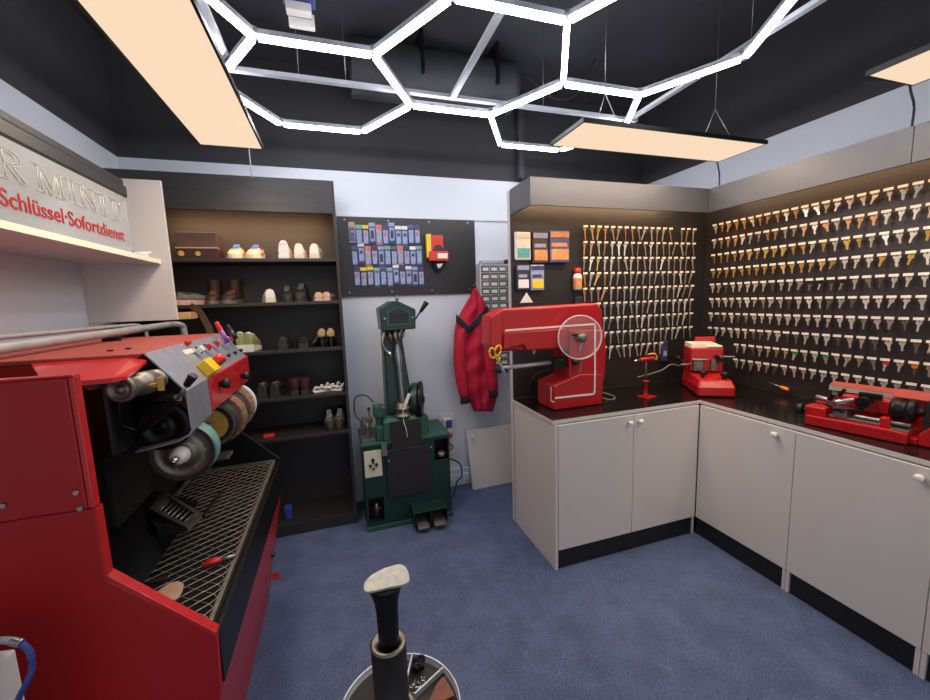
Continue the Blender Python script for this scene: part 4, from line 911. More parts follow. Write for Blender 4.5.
# free arm
f0 = S(503, 368, SY+.06); f1 = S(551, 362.5, SY+.06)
MB().cyl(f0, f1, .012, .013, n=20).build('free_arm', 'alu', t)
MB().box(f1.x-.003, S(567, 365).x+.01, SY+.02, SY+.1, f1.z-.035, f1.z+.025).build('arm_clamp', 'black_metal', t, bevel=.006)
q = S(503, 371, SY+.06); b = MB(); b.box(q.x-.05, q.x+.02, SY+.03, SY+.09, q.z-.008, q.z+.012); b.build('bobbin_case', 'black_metal', t, bevel=.003)
MB().lathe([(.018, 0), (.013, .01), (.004, .035), (.002, .04)], S(534, 348, SY+.08), (0, 0, -1), 14).build('needle_clamp', 'paper_white', t)
b = MB().cyl((f1.x+.035, SY+.05, f1.z), (f1.x+.035, SY+.05, S(540, 350).z), .006, n=8)
MB().tube([S(565, 372, SY+.15), S(543, 371, SY+.19), S(531, 381, SY+.2), S(531, 394, SY+.2), S(542, 404, SY+.19)], .004, 6).build('cable', 'cable_black', t)
# hand wheel
wc = S(581, 337.5, SY-.07); R_ = .130
w_ = MB().lathe([(.02, 0), (R_-.006, 0), (R_, .004), (R_, .012), (R_-.006, .016), (.02, .016)], wc+Vector((0, .016, 0)), (-.28, -1, 0), 48).build('hand_wheel', 'clear', t)
b = MB(); n = 48
b.lathe([(R_-.004, 0), (R_+.002, .001), (R_+.002, .015), (R_-.004, .016), (R_-.004, 0)], wc+Vector((0, .016, 0)), (-.28, -1, 0), 48, caps=False); b.build('wheel_rim', 'clear_rim', w_)
MB().lathe([(.03, -.035), (.03, .01), (.024, .026), (.018, .036), (.004, .038)], wc, (0, -1, 0), 24).build('wheel_hub', 'dull_metal', w_)
MB().cyl(wc+Vector((-.06, -.004, .02)), wc+Vector((-.06, -.045, .02)), .008, n=12).build('wheel_handle', 'black_plastic', w_, bevel=.002)
MB().obox(wc+Vector((.0, .0, -.05)), .016, .02, .07, 0, 0, .3).build('wheel_lever', 'steel', w_, bevel=.003)
q = S(575, 362, SY-.01); MB().lathe([(.018, 0), (.02, .03), (.012, .045), (.003, .046)], q+Vector((0, .02, 0)), (0, -1, 0), 16).build('winder_knob', 'black_plastic', t); MB().obox(q+Vector((.02, -.03, -.03)), .012, .01, .07, 0, 0, .2).build('winder_lever', 'dull_metal', t, bevel=.003)
MB().tube([S(601, 392, SY+.1), S(608, 394, SY+.09), S(615, 397, SY+.09), S(611, 400, SY+.08), S(603, 398, SY+.09)], .004, 6).build('cable_loop', 'cable_grey', t)
# scissors hanging on the arm head
sc0 = S(493, 345, SY-.004); 
t = thing('scissors', 'yellow handled scissors hanging at the sewing machine head', 'scissors', sc0)
def ring_t(c, rx, rz_, tl): return [Vector((c.x+rx*math.cos(a_)*math.cos(tl)-rz_*math.sin(a_)*math.sin(tl), c.y, c.z+rx*math.cos(a_)*math.sin(tl)+rz_*math.sin(a_)*math.cos(tl))) for a_ in [2*PI*k/14 for k in range(15)]]
for (u, v, tl), nm in (((492.5, 353, .2), 0), ((498, 350.5, -.3), 1)):
    c = S(u, v, SY-.008*(nm+1)); e = S(500, 363, SY-.008*(nm+1)); b = MB(); b.tube(ring_t(c, .017, .03, tl), .0055, 6, False); b.cyl(c+(e-c)*.5, e, .005, n=6); b.build('handle', 'yellow_plastic', t)
    tip = S(507 if nm else 504, 376, SY-.008*(nm+1)); b = MB(); b.prism([(e.x-.007, e.z), (e.x+.007, e.z), (tip.x+.001, tip.z), (tip.x-.001, tip.z)], 'y', e.y-.0015, e.y+.0015); b.build('blade', 'steel', t)
# ------------------------------------------------------------------ small red air tool on its stand
a = Vector((1.93, 2.10, CT))
t = thing('bench_clamp', 'small red clamp stand with horizontal red head on the counter near the corner', 'clamp stand', a)
q = lambda u, v: at_y(u, v, a.y)
MB().obox(a+Vector((.01, 0, .003)), .1, .085, .006, .25).build('foot_plate', 'red_paint', t, bevel=.002)
MB().lathe([(.017, .006), (.014, .012), (.014, .105), (.022, .108), (.022, .112), (.004, .114)], a, (0, 0, 1), 18).build('stand_post', 'red_paint', t)
hz_ = q(647, 359).z; MB().cyl(a+Vector((0, 0, .11)), Vector((a.x, a.y, hz_)), .0045, n=8).build('rod', 'dull_metal', t)
p0, p1 = q(640, 360), q(653.5, 358.5); MB().cyl(p0, p1, .0135, .015, n=18).build('head', 'red_paint', t, bevel=.002)
MB().cyl(p0, q(634, 361), .008, .006, n=12).build('head_tip', 'chrome', t); MB().tube([p1, q(657, 359), q(655, 354), q(648, 354.5)], .006, 8).build('head_handle', 'hub_yellow', t)
b = MB().tube([q(638, 377)+Vector((0, 0, 0)), at_y(650, 374, 2.15), at_y(662, 370, 2.2), at_y(671, 364.5, 2.25), at_y(680, 366, 2.25)], .004, 6); tag(b.build('air_hose', 'cable_grey'), 'thin grey cable running from the clamp stand to the corner key machine', 'cable')
# ------------------------------------------------------------------ key machine in the corner
rz = math.atan2(-.10, .16)
t = thing('key_cutting_machine', 'red key cutting machine with two black knobs standing in the counter corner', 'key machine', (2.315, 1.895, CT), rz, 'red key machines'); t_scale = 1.1
def loc(name, b, m_, par=None, **k):  # parts drawn in the thing's own axes
    b.b.transform(t.matrix_basis @ Matrix.Diagonal((t_scale, t_scale, t_scale, 1))); return b.build(name, m_, par or t, **k)
b = MB(); b.loft([[Vector(p) for p in [(-.1, 0, .004), (.1, 0, .004), (.1, .34, .004), (-.1, .34, .004)]], [Vector(p) for p in [(-.1, .0, .06), (.1, 0, .06), (.1, .34, .06), (-.1, .34, .06)]], [Vector(p) for p in [(-.082, .025, .10), (.088, .025, .10), (.095, .33, .13), (-.09, .33, .13)]]], smooth=False); loc('base', b, 'red_paint', bevel=.012, seg=3)
b = MB(); b.box(-.095, .095, .19, .35, .12, .275); loc('motor_housing', b, 'red_paint', bevel=.012, seg=3)
b = MB(); b.box(-.09, .06, .2, .34, .27, .30); b.box(.0, .085, .19, .32, .277, .288); pt_ = loc('paper_slips', b, 'cream_edge', bevel=.003); pt_['label'] = 'pale paper slips on top'
b = MB(); b.box(-.03, .09, .33, .345, .28, .33); loc('rear_guard', b, 'red_dark', bevel=.004)
for x, y, r in ((-.05, .09, .016), (.058, .06, .022), (-.02, .14, .014)):
    b = MB(); b.lathe([(r*.6, .09), (r*.6, .115), (r, .12), (r, .14), (r*.8, .145), (.002, .146)], (x, y, 0), (0, 0, 1), 18); loc('knob', b, 'black_plastic')
b = MB(); b.cyl((-.09, .17, .2), (.0, .17, .2), .01, n=10); b.box(-.08, -.03, .16, .19, .13, .19); b.box(.02, .05, .17, .2, .13, .2); b.cyl((.06, .18, .22), (.15, .17, .22), .007, n=10); b.cyl((-.15, .19, .165), (-.09, .19, .17), .006, n=8); b.cyl((.06, .17, .23), (.06, .12, .225), .008, n=8); loc('key_vice', b, 'dull_metal', bevel=.002)
b = MB(); b.cyl((-.16, .2, .19), (-.16, .2, .22), .013, n=12); b.cyl((-.16, .2, .2), (-.09, .2, .17), .005, n=8); loc('lever', b, 'black_metal'); b = MB(); b.box(.045, .08, .16, .185, .19, .23); loc('clamp_block', b, 'black_metal')
# ------------------------------------------------------------------ lathe-like key machine on the right run
t_scale = 1
t = None; d_ = Vector((.178, -.984, 0)); rz = math.atan2(d_.y, d_.x)
O3 = Vector((2.235, 1.335, CT))
t = thing('key_cutting_machine', 'long red lathe-like key cutting machine with black pulley on the right counter', 'key machine', O3, rz, 'red key machines')
Mi = t.matrix_basis.inverted(); nn = Vector((.984, .178, 0))
def K3(u, v, yl): return Mi @ at_plane(u, v, O3+nn*yl, nn)
b = MB(); b.prism([(0, .003), (.36, .003), (.36, .05), (.30, .055), (0, .05)], 'y', 0, .2); b.box(.36, .384, .03, .22, .003, .03); loc('bed', b, 'red_dark', bevel=.004)
b = MB(); b.box(-.012, .075, .02, .10, .05, .095); b.box(.0, .1, .11, .19, .05, .11); loc('end_block', b, 'red_paint', bevel=.006)
b = MB(); b.cyl((-.02, .03, .07), (-.045, .03, .07), .028, n=16); b.cyl((-.02, .03, .07), (.0, .03, .07), .012, n=10); loc('end_knob', b, 'black_plastic')
b = MB(); b.box(.08, .30, .035, .085, .055, .066); b.box(.3, .36, .02, .1, .05, .06); loc('slide', b, 'dull_metal', bevel=.002)
b = MB(); b.cyl((.17, .055, .078), (.355, .055, .078), .008, n=12); b.cyl((.0, .12, .125), (.1, .10, .118), .013, .009, n=12); b.box(.10, .15, .03, .08, .066, .11); b.cyl((.1, .05, .13), (.16, .07, .15), .012, n=12); loc('guide_shaft', b, 'steel', bevel=.001)
b = MB(); b.box(.262, .295, .03, .085, .055, .098); loc('shaft_bracket', b, 'red_paint', bevel=.004)
b = MB(); b.cyl((.06, .1, .13), (.09, .06, .17), .013, n=12); b.cyl((.1, .02, .1), (.2, .06, .11), .01, n=10); b.cyl((.11, .05, .16), (.13, .05, .2), .008, n=10); b.cyl((.07, .03, .12), (.14, .03, .09), .009, n=10); b.cyl((.20, .07, .15), (.20, .03, .15), .026, n=18); b.box(.17, .25, .08, .1, .165, .19); loc('clamp_levers', b, 'black_metal', bevel=.002)
b = MB(); b.cyl((.225, .06, .13), (.225, .055, .13), .02, n=18); loc('cutter_wheel', b, 'chrome')
b = MB(); b.box(.1, .16, .1, .17, .1, .16); b.box(.19, .30, .09, .22, .10, .165); b.box(.06, .36, .165, .2, .05, .185); loc('motor_housing', b, 'red_paint', bevel=.006)
b = MB(); b.prism([(.15, .192), (.158, .192), (.158, .166), (.15, .166)], 'x', .035, .275); loc('steel_cover', b, 'worn_steel', bevel=.001)
b = MB(); b.prism([(.15, .193), (.205, .205), (.205, .199), (.15, .188)], 'x', .035, .275); b.prism([(.125, .186), (.205, .209), (.205, .203), (.125, .18)], 'x', .272, .385); loc('red_cover', b, 'red_top', bevel=.001)
b = MB(); b.lathe([(.02, 0), (.044, 0), (.046, .01), (.046, .03), (.04, .034), (.04, .05), (.052, .053), (.052, .075), (.03, .078), (.018, .09), (.018, .1), (.002, .102)], (.285, .085, .138), (1, 0, 0), 30); loc('belt_pulley', b, 'black_metal')
b = MB(); b.prism([(.385, .003), (.5, .003), (.5, .17), (.425, .17), (.415, .09), (.385, .05)], 'y', .03, .2); loc('right_housing', b, 'red_paint', bevel=.006)
# ------------------------------------------------------------------ shoes
def interp(tb, x):
    for (a, b_), (c, d) in zip(tb, tb[1:]):
        if x <= c: return b_+(d-b_)*(x-a)/(c-a)
    return tb[-1][1]
def shoe(label, loc, rz, L, W, H, upper, sole, kind, lining='lining', lace=None, group=None, name='shoe', side=1):
    upper2 = {'shoe_offwhite': 'shoe_white', 'shoe_cream': 'shoe_white', 'shoe_beige': 'shoe_cream'}.get(upper, upper)
    """local: heel at y=0, toe at y=L"""
    t = thing(name, label, 'shoe', (0, 0, 0), 0, group)
    heel = {'pump': .075, 'flat': .012, 'sneaker': .026, 'boot': .028, 'clog': .03, 'wedge': .045}[kind]; toe_s = .006 if kind in ('pump', 'flat') else .018
    wt = [(0, .62), (.08, .74), (.3, .72), (.5, .84), (.68, 1), (.84, .86), (.95, .5), (1, .2)] if kind != 'pump' else [(0, .55), (.1, .66), (.35, .55), (.6, .8), (.75, .9), (.88, .6), (.97, .25), (1, .08)]
    def base(s): return heel*(1-min(1, s/.62))**.8*(1)+toe_s if kind == 'pump' else heel+(toe_s-heel)*s
    def top(s):
        if kind == 'pump': return base(s)+interp([(0, .055), (.2, .045), (.5, .03), (.62, .042), (.8, .035), (1, .015)], s)
        if kind == 'boot': return interp([(0, H*.62), (.3, H*.62), (.45, H*.55), (.6, H*.42), (.8, .065), (.92, .055), (1, .02)], s)
        return base(s)+interp([(0, H), (.12, H*.96), (.3, H*.72), (.45, H*.95), (.6, H*.78), (.8, H*.55), (.93, H*.42), (1, .012)], s)
    rings = []; N_ = 14; m_ = 14
    for i in range(N_+1):
        s = i/N_; w = W/2*interp(wt, s); z0 = base(s)*.85; z1 = top(s); r = []
        for k in range(m_):
            a_ = 2*PI*k/m_; x = w*math.cos(a_); zz = math.sin(a_)
            ex = .75 if kind == 'pump' else .55; x = w*math.copysign(abs(math.cos(a_))**ex, math.cos(a_))*(1-.2*max(zz, 0)); zz = math.copysign(abs(zz)**.8, zz)
            r.append(Vector((x, s*L, (z0+z1)/2+(z1-z0)/2*zz)))
        rings.append(r)
    MB().loft(rings).build('upper', upper, t, sub=1)
    b = MB(); prof_ = []
    if kind == 'pump':
        b.loft([[Vector((W/2*interp(wt, s)*cx_, s*L, base(s)*.85+dz_)) for cx_, dz_ in ((-.95, -.001), (.95, -.001), (.95, .005), (-.95, .005))] for s in [i/10 for i in range(11)]], smooth=False)
        b.cyl((0, .018, 0), (0, .026, heel+.01), .005, .018, n=10)
    else:
        sl_ = [i/12 for i in range(13)]
        b.loft([[Vector((W/2*interp(wt, s)*1.06*cx_, (s*1.03-.015)*L, z_)) for cx_, z_ in ((-1, 0), (1, 0), (1.02, base(s)+.004), (-1.02, base(s)+.004))] for s in sl_], smooth=False)
    b.build('sole', sole, t, bevel=.002)
    if kind in ('sneaker', 'clog'):
        for nm_, s0, s1, sc_ in (('toe_cap', .8, 1.0, 1.035), ('heel_counter', 0, .14, 1.03)):
            rr = []
            for q_ in range(5):
                s = s0+(s1-s0)*q_/4; w = W/2*interp(wt, s)*sc_; z0 = base(s)*.85; z1 = z0+(top(s)-z0)*(.98 if nm_ == 'toe_cap' else .7)
                rr.append([Vector((w*math.copysign(abs(math.cos(2*PI*k/m_))**.55, math.cos(2*PI*k/m_))*(1-.2*max(math.sin(2*PI*k/m_), 0)), (s*1.012-.006)*L, (z0+z1)/2+(z1-z0)/2*math.copysign(abs(math.sin(2*PI*k/m_))**.8, math.sin(2*PI*k/m_)))) for k in range(m_)])
            MB().loft(rr).build(nm_, sole if nm_ == 'toe_cap' else upper2, t)
    # opening with lining
    o0, o1 = (.06, .42) if kind != 'pump' else (.05, .6)
    if kind == 'boot':
        rr = []
        for z, r0, r1 in ((H*.5, .036, .05), (H*.75, .037, .048), (H, .042, .054)): rr.append([Vector((r0*math.cos(2*PI*k/16), L*.2+r1*math.sin(2*PI*k/16), z)) for k in range(16)])
        sh = MB().loft(rr).build('shaft', upper, t, bevel=.003)
        MB().loft([[Vector((.035*math.cos(2*PI*k/16), L*.2+.046*math.sin(2*PI*k/16), z)) for k in range(16)] for z in (H*.96, H+.003)]).build('lining', lining, t)
        MB().obox((0, L*.34, H*.86), .04, .012, H*.36, 0, -.25).build('tongue', upper, t, bevel=.004)
    else:
        rr = []
        for e, dz_ in ((1.0, -.012), (1.0, .003), (.9, .004)):
            rr.append([Vector((W*.27*e*math.cos(2*PI*k/16), L*((o0+o1)/2+(o1-o0)/2*e*math.sin(2*PI*k/16)), top((o0+o1)/2+(o1-o0)/2*math.sin(2*PI*k/16))+dz_)) for k in range(16)])
        MB().loft(rr).build('lining', lining, t)
    if lace:
        b = MB()
        for k in range(4):
            s = .46+.07*k; z = top(s)+.002; b.obox((0, s*L, z), W*.42, .006, .006, (.25 if k % 2 else -.25))
        if kind == 'sneaker': b.obox((0, L*.42, top(.42)+.004), W*.36, .01, .026, 0, .45)
        b.build('laces', lace, t, bevel=.001)
    t.location = loc; t.rotation_euler = (0, 0, rz); t.matrix_basis = Matrix.Translation(loc) @ Matrix.Rotation(rz, 4, 'Z')
    return t
SYF = SY0+.02
def shelf_pt(u, v, k, y): return at_y(u, v, y).x, y, SHZ[k]
G1 = 'shoes on the top shelf'; 
def place(u, k, lab, rz, L, W, H, up_, so, kind, lin_='lining', lace=None, grp=None, dy=0, name='shoe'):
    zc = SHZ[k]; vv = {0: 260, 1: 304, 2: 349, 3: 395, 4: 433}[k]
    y = SYF+.01+dy
    p = at_y(u, vv, y)
    # centre of the shoe sits half a length behind the near tip
    off = L/2; cy_m = y+abs(math.cos(rz))*off+abs(math.sin(rz))*W/2
    tcx, tcy = p.x, cy_m
    ox = tcx+math.sin(rz)*off; oy = tcy-math.cos(rz)*off
    return shoe(lab, (ox, oy, zc), rz, L, W, H, up_, so, kind, lin_, lace, grp, name)
place(233, 0, 'cream trainer with blue tongue label, next to the brown box', PI+.05, .26, .098, .075, 'shoe_beige', 'shoe_cream', 'sneaker', 'lining', 'shoe_blue', 'cream trainers')
place(253, 0, 'cream trainer with blue tongue label, second from the brown box', PI-.03, .26, .098, .075, 'shoe_beige', 'shoe_cream', 'sneaker', 'lining', 'shoe_blue', 'cream trainers')
place(283.5, 0, 'off-white high trainer seen from the heel, left of the two cream slip-ons', .04, .26, .09, .092, 'shoe_offwhite', 'shoe_white', 'sneaker', 'shoe_beige', None)
place(299.5, 0, 'cream slip-on shoe, middle of the three right shoes on the top shelf', .0, .25, .085, .07, 'shoe_cream', 'shoe_cream', 'clog', 'shoe_beige', None, 'cream slip-on shoes')
place(317, 0, 'cream slip-on shoe seen from the heel, rightmost shoe on the top shelf', -.12, .25, .088, .07, 'shoe_cream', 'shoe_cream', 'clog', 'shoe_beige', None, 'cream slip-on shoes')
place(209, 1, 'brown laced ankle boot, left one of the pair on the second shelf', PI+.1, .24, .09, .16, 'shoe_brown', 'shoe_grey', 'boot', 'shoe_tan', 'shoe_tan', 'brown ankle boots')
place(228, 1, 'brown laced ankle boot, right one of the pair on the second shelf', PI-.12, .24, .095, .16, 'shoe_brown', 'shoe_grey', 'boot', 'shoe_tan', 'shoe_tan', 'brown ankle boots')
place(268, 1, 'white clog with dark inside on the second shelf', .2, .16, .085, .06, 'shoe_white', 'shoe_cream', 'clog', 'lining', None)
place(286, 1, 'dark grey laced shoe beside the white clog', PI+.1, .25, .085, .08, 'shoe_dark', 'sole_dark', 'sneaker', 'pit_black', 'shoe_grey', 'dark grey laced shoes')
place(301, 1, 'dark grey laced shoe beside the pale pink flats', PI-.08, .25, .09, .095, 'shoe_dark', 'sole_dark', 'sneaker', 'pit_black', 'shoe_grey', 'dark grey laced shoes')
place(318.5, 1, 'pale pink flat shoe, left one of the pair on the second shelf', .05, .21, .08, .05, 'shoe_beige', 'shoe_beige', 'flat', 'lining', None, 'pale pink flats')
place(330.5, 1, 'pale pink flat shoe, right one of the pair on the second shelf', -.25, .21, .08, .05, 'shoe_beige', 'shoe_beige', 'flat', 'lining', None, 'pale pink flats')
place(239, 2, 'woven green and yellow sandal, left one of the pair on the third shelf', .1, .2, .08, .09, 'shoe_green', 'shoe_white', 'wedge', 'shoe_white', 'shoe_white', 'woven sandals')
place(250, 2, 'woven green and yellow sandal, right one of the pair on the third shelf', -.1, .2, .08, .085, 'shoe_green', 'shoe_white', 'wedge', 'shoe_white', 'shoe_white', 'woven sandals')
place(283, 2, 'shiny black shoe on the third shelf, nearer the woven sandals', 0, .25, .085, .06, 'shoe_dark', 'sole_dark', 'clog', 'pit_black', None)
place(302, 2, 'dull black slipper on the third shelf beside the golden heels', .1, .24, .09, .05, 'black_cloth', 'sole_dark', 'clog', 'pit_black', None)
place(319, 2, 'golden beige high heel, left one of the pair', .25, .22, .092, .05, 'shoe_gold', 'sole_dark', 'pump', 'lining', None, 'golden beige heels', name='high_heel')
place(332, 2, 'golden beige high heel, right one of the pair', -.02, .22, .092, .05, 'shoe_gold', 'sole_dark', 'pump', 'lining', None, 'golden beige heels', name='high_heel')
place(262, 3, 'dark brown leather shoe, left one of the pair on the fourth shelf', 0, .25, .085, .075, 'shoe_dark', 'sole_dark', 'clog', 'shoe_tan', 'shoe_brown', 'dark brown leather shoes')
place(276, 3, 'dark brown leather shoe, right one of the pair on the fourth shelf', -.08, .25, .085, .075, 'shoe_dark', 'sole_dark', 'clog', 'shoe_tan', 'shoe_brown', 'dark brown leather shoes')
place(295, 3, 'plum coloured boot standing on the fourth shelf, left of two', 0, .2, .07, .11, 'leather_wine', 'sole_dark', 'boot', 'pit_black', None, 'plum coloured boots')
place(305, 3, 'plum coloured boot standing on the fourth shelf, right of two', 0, .2, .07, .11, 'leather_wine', 'sole_dark', 'boot', 'pit_black', None, 'plum coloured boots')
place(330, 4, 'grey laced shoe, left one of the pair on the lowest shelf', PI+.05, .23, .078, .09, 'shoe_grey', 'sole_dark', 'sneaker', 'pit_black', 'shoe_white', 'grey laced shoes')
place(341, 4, 'grey laced shoe, right one of the pair on the lowest shelf', PI-.1, .23, .08, .09, 'shoe_grey', 'sole_dark', 'sneaker', 'pit_black', 'shoe_white', 'grey laced shoes')
# white strappy sandals: straps and soles
for i, (u, dx) in enumerate(((322, 0), (333, .0))):
    p = at_y(u, 383, SYF+.03); t = thing('strappy_sandal', ['white strappy sandal lying on its side, left one on the fourth shelf', 'white strappy sandal lying beside the right end of the fourth shelf'][i], 'shoe', (p.x, p.y, SHZ[3]), 0, 'white strappy sandals')
    z = SHZ[3]; MB().obox((p.x, p.y+.03, z+.008), .13, .05, .014, .2-.5*i).build('sole', 'shoe_white', t, bevel=.004)
    b = MB()
    for k in range(3): b.tube([(p.x-.06+.04*k, p.y+.005, z+.014), (p.x-.045+.04*k, p.y+.0, z+.045+.01*k), (p.x-.02+.04*k, p.y+.05, z+.02)], .006, 6)
    b.tube([(p.x-.07, p.y+.02, z+.01), (p.x-.02, p.y, z+.04), (p.x+.05, p.y, z+.03), (p.x+.07, p.y+.03, z+.05)], .006, 6); b.build('straps', 'shoe_white', t)
p = at_y(268, 437, 2.87); tag(MB().obox((p.x, 2.9, SHZ[4]+.012), .07, .04, .022, .3).build('red_cloth', 'button_red', bevel=.005), 'small red thing lying at the left of the lowest shoe shelf', 'cloth')
p = at_y(284, 482, 2.86); tag(MB().obox((p.x, 2.93, .085+.05), .05, .05, .1).build('blue_bottle', 'blue_plastic', bevel=.01), 'small dark blue bottle standing low in the black shelf behind the machine', 'bottle')
# box on the top shelf
a0 = at_y(177, 258, 2.87); a1 = at_y(219, 259, 2.87)
t = thing('box', 'brown box with dark wine front leaning lid on the top shelf', 'box', ((a0.x+a1.x)/2, 2.95, SHZ[0]))
MB().box(a0.x, a1.x, 2.865, 3.0, SHZ[0], SHZ[0]+.065).build('box_body', 'leather_wine', t, bevel=.004)
MB().box(a0.x-.002, a1.x-.01, 2.90, 3.02, SHZ[0]+.066, SHZ[0]+.165).build('box_lid', 'box_brown', t, bevel=.003)
MB().box(a0.x-.002, a1.x+.002, 2.862, 2.90, SHZ[0]+.062, SHZ[0]+.068).build('box_rim', 'shoe_beige', t)
p = at_y(198, 254, 2.86); MB().cyl((p.x, 2.864, SHZ[0]+.03), (p.x, 2.858, SHZ[0]+.03), .014, n=16).build('clasp', 'hub_yellow', t)
p = at_y(181, 254, 2.86); MB().lathe([(.014, 0), (.017, 0), (.017, .004), (.014, .004)], (p.x, 2.864, SHZ[0]+.03), (0, -1, 0), 14).build('ring', 'hub_yellow', t)
# things at the left end of the second shelf, wood block and strap
p = at_y(186, 300, 2.9); sh_ = shoe('dark mule with pink sole at the left end of the second shelf', (p.x-.06, 2.93, SHZ[1]+.0), -1.2, .22, .085, .055, 'shoe_grey', 'shoe_beige', 'clog', 'lining')
p0, p1 = at_y(163, 321, 2.72), at_y(191, 312, 2.72)
tag(MB().box(-1.2, p1.x, 2.70, 2.83, p0.z+.005, p1.z+.0).build('wood_board', 'wood_tan', bevel=.003), 'light wooden board end sticking out behind the white niche panel', 'board')
s0, s1, s2, s3 = at_y(190, 305, 2.74), at_y(200, 312, 2.70), at_y(209, 328, 2.66), at_y(214, 350, 2.6)
def ribbon(P, w, nrm_, th=.003):
    b = MB(); rr = []
    for i, p in enumerate(P):
        d = (P[min(i+1, len(P)-1)]-P[max(i-1, 0)]).normalized(); sd = d.cross(Vector(nrm_)).normalized()*w/2; nn_ = Vector(nrm_)*th
        rr.append([p-sd, p+sd, p+sd+nn_, p-sd+nn_])
    b.loft(rr, smooth=False); return b
tag(ribbon([s0, s1, s2, s3, s3+Vector((.02, 0, -.15))], .035, (0, 1, 0)).build('leather_strap', 'shoe_brown', bevel=.001), 'wide dark brown strap hanging down behind the red machine', 'strap')
# ------------------------------------------------------------------ drawer cabinet and jacket on the back wall
t = thing('drawer_cabinet', 'pale wall cabinet of many small clear drawers beside the key board', 'drawer cabinet', (1.28, 3.12, 1.0))
dx0, dx1 = 1.135, 1.46; DZT = 1.885; nz_, nx_ = 14, 4; pitch = .0605; DF = 3.09
bz_ = DZT-.012-nz_*pitch
b = MB(); b.box(dx0, dx0+.012, DF, YB-.013, bz_-.01, DZT); b.box(dx1-.012, dx1, DF, YB-.013, bz_-.01, DZT); b.box(dx0+.012, dx1-.012, DF+.02, YB-.013, bz_-.01, DZT); 
for k in range(nz_+1): b.box(dx0+.012, dx1-.012, DF, DF+.02, bz_+k*pitch-.004, bz_+k*pitch+.004)
for k in range(1, nx_): x = dx0+.012+(dx1-dx0-.024)*k/nx_; b.box(x-.003, x+.003, DF, DF+.02, bz_, DZT-.012)
b.build('drawer_frame', 'white_laminate', t)
MT['drawer_grey'] = mat('drawer_grey', (90, 96, 92), .3, var=.3, scale=40)
for j in range(nz_):
    for i in range(nx_):
        w = (dx1-dx0-.024)/nx_; x = dx0+.012+w*i; z = bz_+j*pitch
        b = MB(); b.box(x+.004, x+w-.004, DF-.004, DF+.01, z+.005, z+pitch-.005); b.mi = 1; b.box(x+.012, x+w-.014, DF-.007, DF-.004, z+.014, z+pitch-.02); b.build('drawer', ['drawer_grey', 'paper_white'], t)
a = at_y(508, 259, 3.05)
t = thing('small_box', 'small clear case with black tool on top of the drawer cabinet', 'box', (1.3, 3.05, DZT))
MB().box(1.15, 1.35, 3.095, 3.15, DZT, DZT+.03).build('case', 'alu', t, bevel=.003); MB().box(1.37, 1.455, 3.095, 3.15, DZT, DZT+.035).build('tool', 'black_plastic', t, bevel=.01)
rowsJ = [(288, 473.5, 476.5, .015), (294, 471, 479.5, .03), (303, 466, 485.5, .05), (312, 461, 488.5, .06), (322, 456, 491, .07), (335, 454, 493.5, .08), (350, 453.5, 495, .085), (368, 455, 496.5, .09), (383, 458, 498, .085), (393, 463, 498.5, .08), (402, 470, 495.5, .07), (411.5, 474, 493, .06)]
JY = YB-.085
def jr(v):
    f_ = [(r[0], r) for r in rowsJ]
    for a_, c in zip(rowsJ, rowsJ[1:]):
        if v <= c[0]: s = (v-a_[0])/(c[0]-a_[0]); return [a_[i]+(c[i]-a_[i])*s for i in range(4)]
    return rowsJ[-1]
def jsurf(u, v, out=0):
    r = jr(v); c = (r[1]+r[2])/2; hw = (r[2]-r[1])/2; q = max(-1, min(1, (u-c)/hw))
    th = r[3]*(math.sqrt(max(0, 1-q*q))**.7)
    th += .012*math.sin(q*7+v*.09)*(1-q*q)+.008*math.sin(v*.33+q*4)*(1-q*q)+.01*math.exp(-((u-478)/3)**2)*(1 if v > 330 else 0)
    return at_y(u, v, JY-max(th, 0)-out)
t = thing('work_jacket', 'bright red work jacket with black chevron hanging on the back wall', 'jacket', (1.1, 3.1, .62))
b = MB(); rings = []; NJ = 26
vs_ = [288+123.5*k/40 for k in range(41)]
for v in vs_:
    r = jr(v); rings.append([jsurf(r[1]+(r[2]-r[1])*k/NJ, v) for k in range(NJ+1)]+[at_y(r[2]-(r[2]-r[1])*k/8, v, JY) for k in range(1, 8)])
b.loft(rings); b.build('jacket_body', 'red_jacket', t)
def sleeve(pts, cuff, name):
    P = [at_y(u, v, JY-.09) for u, v, r in pts]; b = MB(); rr = []
    for i, (u, v, r) in enumerate(pts):
        c = P[i]; rr.append([c+Vector((r*math.cos(2*PI*k/16)*(1+.08*math.sin(3*k+i)), .7*r*math.sin(2*PI*k/16), .15*r*math.cos(2*PI*k/16)*cuff)) for k in range(16)])
    b.loft(rr); s_ = b.build(name, 'red_jacket', t, sub=1)
    c = P[-1]; r = pts[-1][2]; b = MB(); b.loft([[c+Vector((r*e*math.cos(2*PI*k/16), .7*r*e*math.sin(2*PI*k/16), .15*r*math.cos(2*PI*k/16)*cuff+dz_)) for k in range(16)] for e, dz_ in ((1.05, .02), (1.1, 0), (1.05, -.025))]); b.build('cuff', 'black_cloth', s_)
sleeve([(463, 328, .02), (460.5, 338, .04), (459, 350, .052), (460, 370, .05), (462, 385, .046), (465.5, 400, .04)], 1, 'sleeve')
sleeve([(486, 338, .025), (488, 350, .04), (490, 368, .045), (492, 380, .042), (493, 394, .036)], -1, 'sleeve')
def bandj(pts, wv):
    b = MB(); rr = []
    for (u0, v0), (u1, v1) in zip(pts, pts[1:]):
        for k in range(9):
            s = k/8; u = u0+(u1-u0)*s; v = v0+(v1-v0)*s
            rr.append([jsurf(u, v-wv, .012), jsurf(u, v, .016), jsurf(u, v+wv, .012), jsurf(u, v+wv, .004), jsurf(u, v-wv, .004)])
    b.loft(rr, smooth=False); return b
